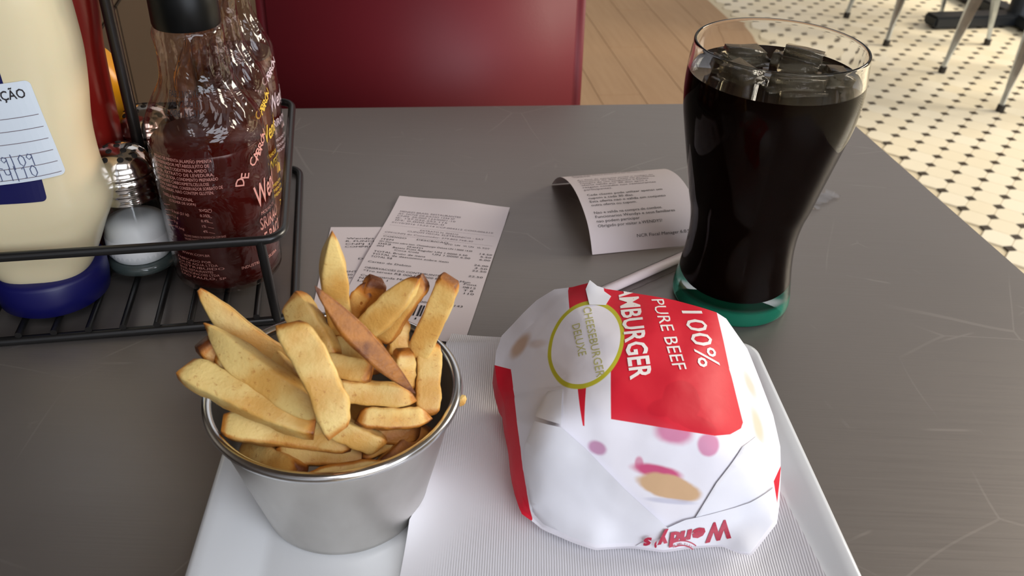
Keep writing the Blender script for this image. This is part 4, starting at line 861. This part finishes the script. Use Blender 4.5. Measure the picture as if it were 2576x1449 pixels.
# ------------------------------------------------------------------ receipts
def receipt(label, corner, ang, wdt, length, z, fn, lines, grey, curl=None, nbars=None):
    """corner: the printed side's top left; u runs right, v runs up the strip (negative downward)"""
    t = thing('receipt', label, 'receipt', (corner[0], corner[1], z), ang, 'till receipts on the table')
    nu, nv = 12, 40; V, F = [], []
    for k in (0.0, -0.00012):
        for j in range(nv + 1):
            for i in range(nu + 1): p_ = fn(wdt * i / nu, -length * j / nv); V.append((p_[0], p_[1], p_[2] + k))
    n1 = (nu + 1) * (nv + 1)
    for j in range(nv):
        for i in range(nu): a = j * (nu + 1) + i; F += [(a, a + nu + 1, a + nu + 2, a + 1), (n1 + a, n1 + a + 1, n1 + a + nu + 2, n1 + a + nu + 1)]
    link('paper', mesh('paper', V, F), M['receipt'], t)
    for grp, mat in ((lines, M['ink_black']), (grey, M['ink_grey'])):
        if not grp: continue
        p_ = Print()
        for (s, x, y, sz, wd) in grp:
            if s == '|':
                for b0, b1 in wd: p_.rect(x + b0, y - sz, x + b1, y)
            else: p_.line(s, x, y, sz, width=wd)
        p_.build('printed_text', lambda u, v: Vector(fn(u, v, 0.0002)), mat, t, 0.006 if curl else None)
    return t
mmx = 0.001
def L(s, x, y, sz, wd): return (s, x * mmx, -y * mmx, sz * mmx, wd * mmx if wd else None)
ha = math.atan2(0.538 - 0.5492, 0.0800)
def flatA(u, v, o=0.0):
    b = 0.0006 + 0.0022 * math.exp(-((v + 0.0) / 0.016) ** 2) * (0.4 + 0.6 * math.exp(-((u - 0.042) / 0.02) ** 2)) + 0.0004 * math.sin(v * 60)
    return (u, v, b + o)
A_grey = [L('MENEZS BRASIL RESTAURANTES', 6, 21, 2.6, 43), L('AV. NOVE DE JULHO 1234 SP', 5.5, 24, 2.6, 40), L('CNPJ: 20.000.123/0001-10', 5.5, 27, 2.6, 41), L('IE: 147.036.252.115', 5.5, 30, 2.6, 36), L('IM: 0.000.000-0', 6, 33, 2.6, 34),
    L('01/10/2016 13:52:14 CCF:004312 COO:006310', 4.5, 36.5, 2.6, 70), L('-' * 60, 4, 40, 1.8, 72), L('EXTRATO N. 004310', 26, 43.5, 2.6, 26), L('CUPOM FISCAL ELETRONICO - SAT', 18, 46.5, 2.6, 52), L('CPF/CNPJ do Consumidor: 279.802.768-40', 3.5, 50.5, 2.6, 60), L('-' * 60, 3, 53, 1.8, 74)]
A_blk = [L('CODIGO      DESCRICAO', 4, 56, 2.6, 44), L('QTD  UN   VL UN   VL TOT', 46, 57.5, 2.4, 30), L('ITEM', 4, 60, 2.6, 8), L('001 Desconto sobre item  Cheeseburger Deluxe UN 1.0000 14.50', 3.5, 63, 2.6, 62), L('002      item', 3.5, 66, 2.6, 30), L('003      Batata Fries Regular UN 1.0000 5.50', 3.5, 69, 2.6, 60), L('         Coca Cola        UN 1.0000 6.00', 16, 72, 2.6, 50),
    L('14.50', 71, 65, 2.6, 8), L('5.50', 72, 68.5, 2.6, 7), L('6.00', 72, 72, 2.6, 7), L('TOTAL Bruto de itens', 3.5, 76, 2.7, 34), L('TOTAL de descontos sobre item', 3.5, 79.2, 2.7, 50), L('TOTAL R$', 3.5, 82.4, 2.7, 14), L('26.00', 70, 79, 2.6, 9), L('3.50', 71, 82.3, 2.6, 8), L('22.50', 70, 85.5, 2.6, 9),
    L('Cartao de Debito', 3.5, 88.5, 2.7, 28), L('22.50', 69, 92, 2.6, 9), L('OBSERVACOES DO CONTRIBUINTE', 3.5, 95.5, 2.7, 48), L('*Tro seroes R$ 000 Fed 000 Est e 000 Mun', 3.5, 98.8, 2.7, 68), L('Cx: Fernanda Moreira', 3.5, 104, 2.7, 36), L('Numero: 1', 3.5, 107, 2.7, 18), L('Loja: 1', 3.5, 110, 2.7, 14), L('Font', 68, 101, 2.7, 8), L('0812', 68, 104.3, 2.7, 8), L('T 8', 69, 107.5, 2.7, 6), L('110', 70, 110.5, 2.7, 6),
    L('3516 1020 0001 6310 0000 5900 0143', 10, 124, 2.7, 62), ('|', 0.012, -0.1265, 0.011, [(k * 0.0014 + 0.0004 * ((k * 7) % 3), k * 0.0014 + 0.0004 * ((k * 7) % 3) + 0.0004 + 0.0004 * ((k * 5) % 3)) for k in range(38)]), L('3516 1045', 24, 141, 2.7, 40)]
receipt('long printed till receipt lying flat behind the fries, on top of another one', (-0.0829, 0.5502), ha, 0.0800, 0.158, TZ + 0.0004, flatA, A_blk, A_grey)
hb = math.radians(4.5)
B_blk = [L('Wendys Brasil Co', 12, 16, 2.8, 40), L('R. FUNCHAL 000 SP', 12, 19.5, 2.8, 40), L('CNPJ 14.000.411', 12, 23, 2.8, 38), L('COMPROVANTE 1', 12, 26.5, 2.8, 36), L('DEBITO', 22, 41, 2.8, 16), L('VIA CLIENTE', 4, 56, 2.8, 20), L('AUT: 1020', 4, 59.5, 2.8, 16), L('DOC: 310', 4, 63, 2.8, 16), L('VALOR: 22,50', 4, 72, 2.8, 26)]
receipt('receipt mostly hidden under the long one, beside the black caddy', (-0.1235, 0.5052), hb, 0.078, 0.118, TZ + 0.0001, lambda u, v, o=0.0: (u, v, 0.0003 + o), B_blk, [])
# the curled one: an arch standing on its lower end
arc = [(0.0, 0.0005), (0.0065, 0.0090), (0.0150, 0.0158), (0.027, 0.0205), (0.040, 0.0232), (0.053, 0.0236), (0.066, 0.0215), (0.078, 0.0175), (0.088, 0.0118), (0.095, 0.0060), (0.1000, 0.0006)]
arc = np.array([tuple(q) for q in smooth_prof(arc, 5)]); al = np.concatenate([[0], np.cumsum(np.hypot(*np.diff(arc, axis=0).T))]); AL = float(al[-1])
def curled(u, v, o=0.0):
    s = AL + v; i = min(max(np.searchsorted(al, s) - 1, 0), len(al) - 2); f_ = (s - al[i]) / (al[i + 1] - al[i]); p_ = arc[i] + (arc[i + 1] - arc[i]) * f_; d = arc[i + 1] - arc[i]; d = d / np.hypot(*d)
    return (u, p_[0] - d[1] * o, p_[1] + d[0] * o)
def LC(s, x, yb, sz, wd): return (s, x * mmx, -AL + yb * mmx, sz * mmx, wd * mmx if wd else None)
C_blk = [LC('NCR Fiscal Manager 6.0.9.2', 32, 8.5, 3.0, 40), LC('Obrigado por visitar a WENDYS!', 6.5, 17.5, 3.0, 45), LC('nao podem participar', 6.5, 21, 3.0, 30), LC('Funcionarios Wendys e seus familiares', 6.5, 24.5, 3.0, 56), LC('Nao e valida na compra de combos.', 6.5, 28, 3.0, 48), LC('outra oferta ou cupom.', 6.5, 35, 3.0, 32), LC('Esta oferta nao e valida em conjunto', 6.5, 38.5, 3.0, 54), LC('cupom a cada 30 dias.', 6.5, 42, 3.0, 32), LC('Cada cliente pode utilizar apenas um', 6.5, 45.5, 3.0, 54)]
C_grey = [LC(s, 6.5, 52 + i * 3.3, 3.0, wd) for i, (s, wd) in enumerate((('participantes.', 20), ('resgate consulte nos restaurantes', 53), ('oferta valida por 30 dias apos a', 48), ('compra de um sanduiche e batata', 50), ('desconto de dez reais na proxima', 56), ('Ao final da pesquisa anote o codigo de', 56)))] + [LC(s, 6.5, 77 + i * 3.0, 3.0, wd) for i, (s, wd) in enumerate((('GRATIS', 12), ('Responda nossa pesquisa de satisfacao', 54), ('www.wendys.com.br e ganhe', 44), ('Queremos saber sua opiniao', 52)))]
receipt('receipt curled into a low arch beside the cola glass', (0.0515, 0.4826), math.radians(14.4), 0.0790, AL, TZ, curled, C_blk, C_grey, curl=True)

# ------------------------------------------------------------------ wrapped straw
sw = thing('drinking_straw', 'white straw in clear wrapping lying behind the burger and glass', 'straw', (0.0, 0.0, TZ))
sd = Vector((0.779, 0.626, 0)); s0 = Vector((0.047, 0.4293, 0.0034))
link('straw_tube', tube([s0 - sd * 0.004, s0 + sd * 0.205], 0.0030, 14), M['straw'], sw)
V, F = [], []; nrm = Vector((-sd.y, sd.x, 0)); NR = 60
for k in range(NR + 1):
    u = k / NR; x = -0.012 + 0.256 * u; crinkle = 0.0008 * math.sin(k * 2.1) * (1 if u > 0.88 else 0.25)
    for i in range(12):
        th = 2 * PI * i / 12; fl_ = 1.0 if 0.06 < u < 0.86 else 0.12; off_ = -0.0024 if 0.03 < u < 0.9 else 0
        V.append(s0 + sd * x + nrm * (0.0066 * math.cos(th) + off_ + crinkle) + Vector((0, 0, 0.00315 * fl_ * math.sin(th) + (0.0002 if fl_ == 1 else -0.0020) + 0.6 * crinkle * (1 if u > 0.88 else 0))))
for k in range(NR):
    for i in range(12): F.append((k * 12 + i, k * 12 + (i + 1) % 12, (k + 1) * 12 + (i + 1) % 12, (k + 1) * 12 + i))
wp = link('wrapping_film', mesh('wrapping_film', V, F), M['film'], sw); wp['label'] = 'clear plastic wrapping'
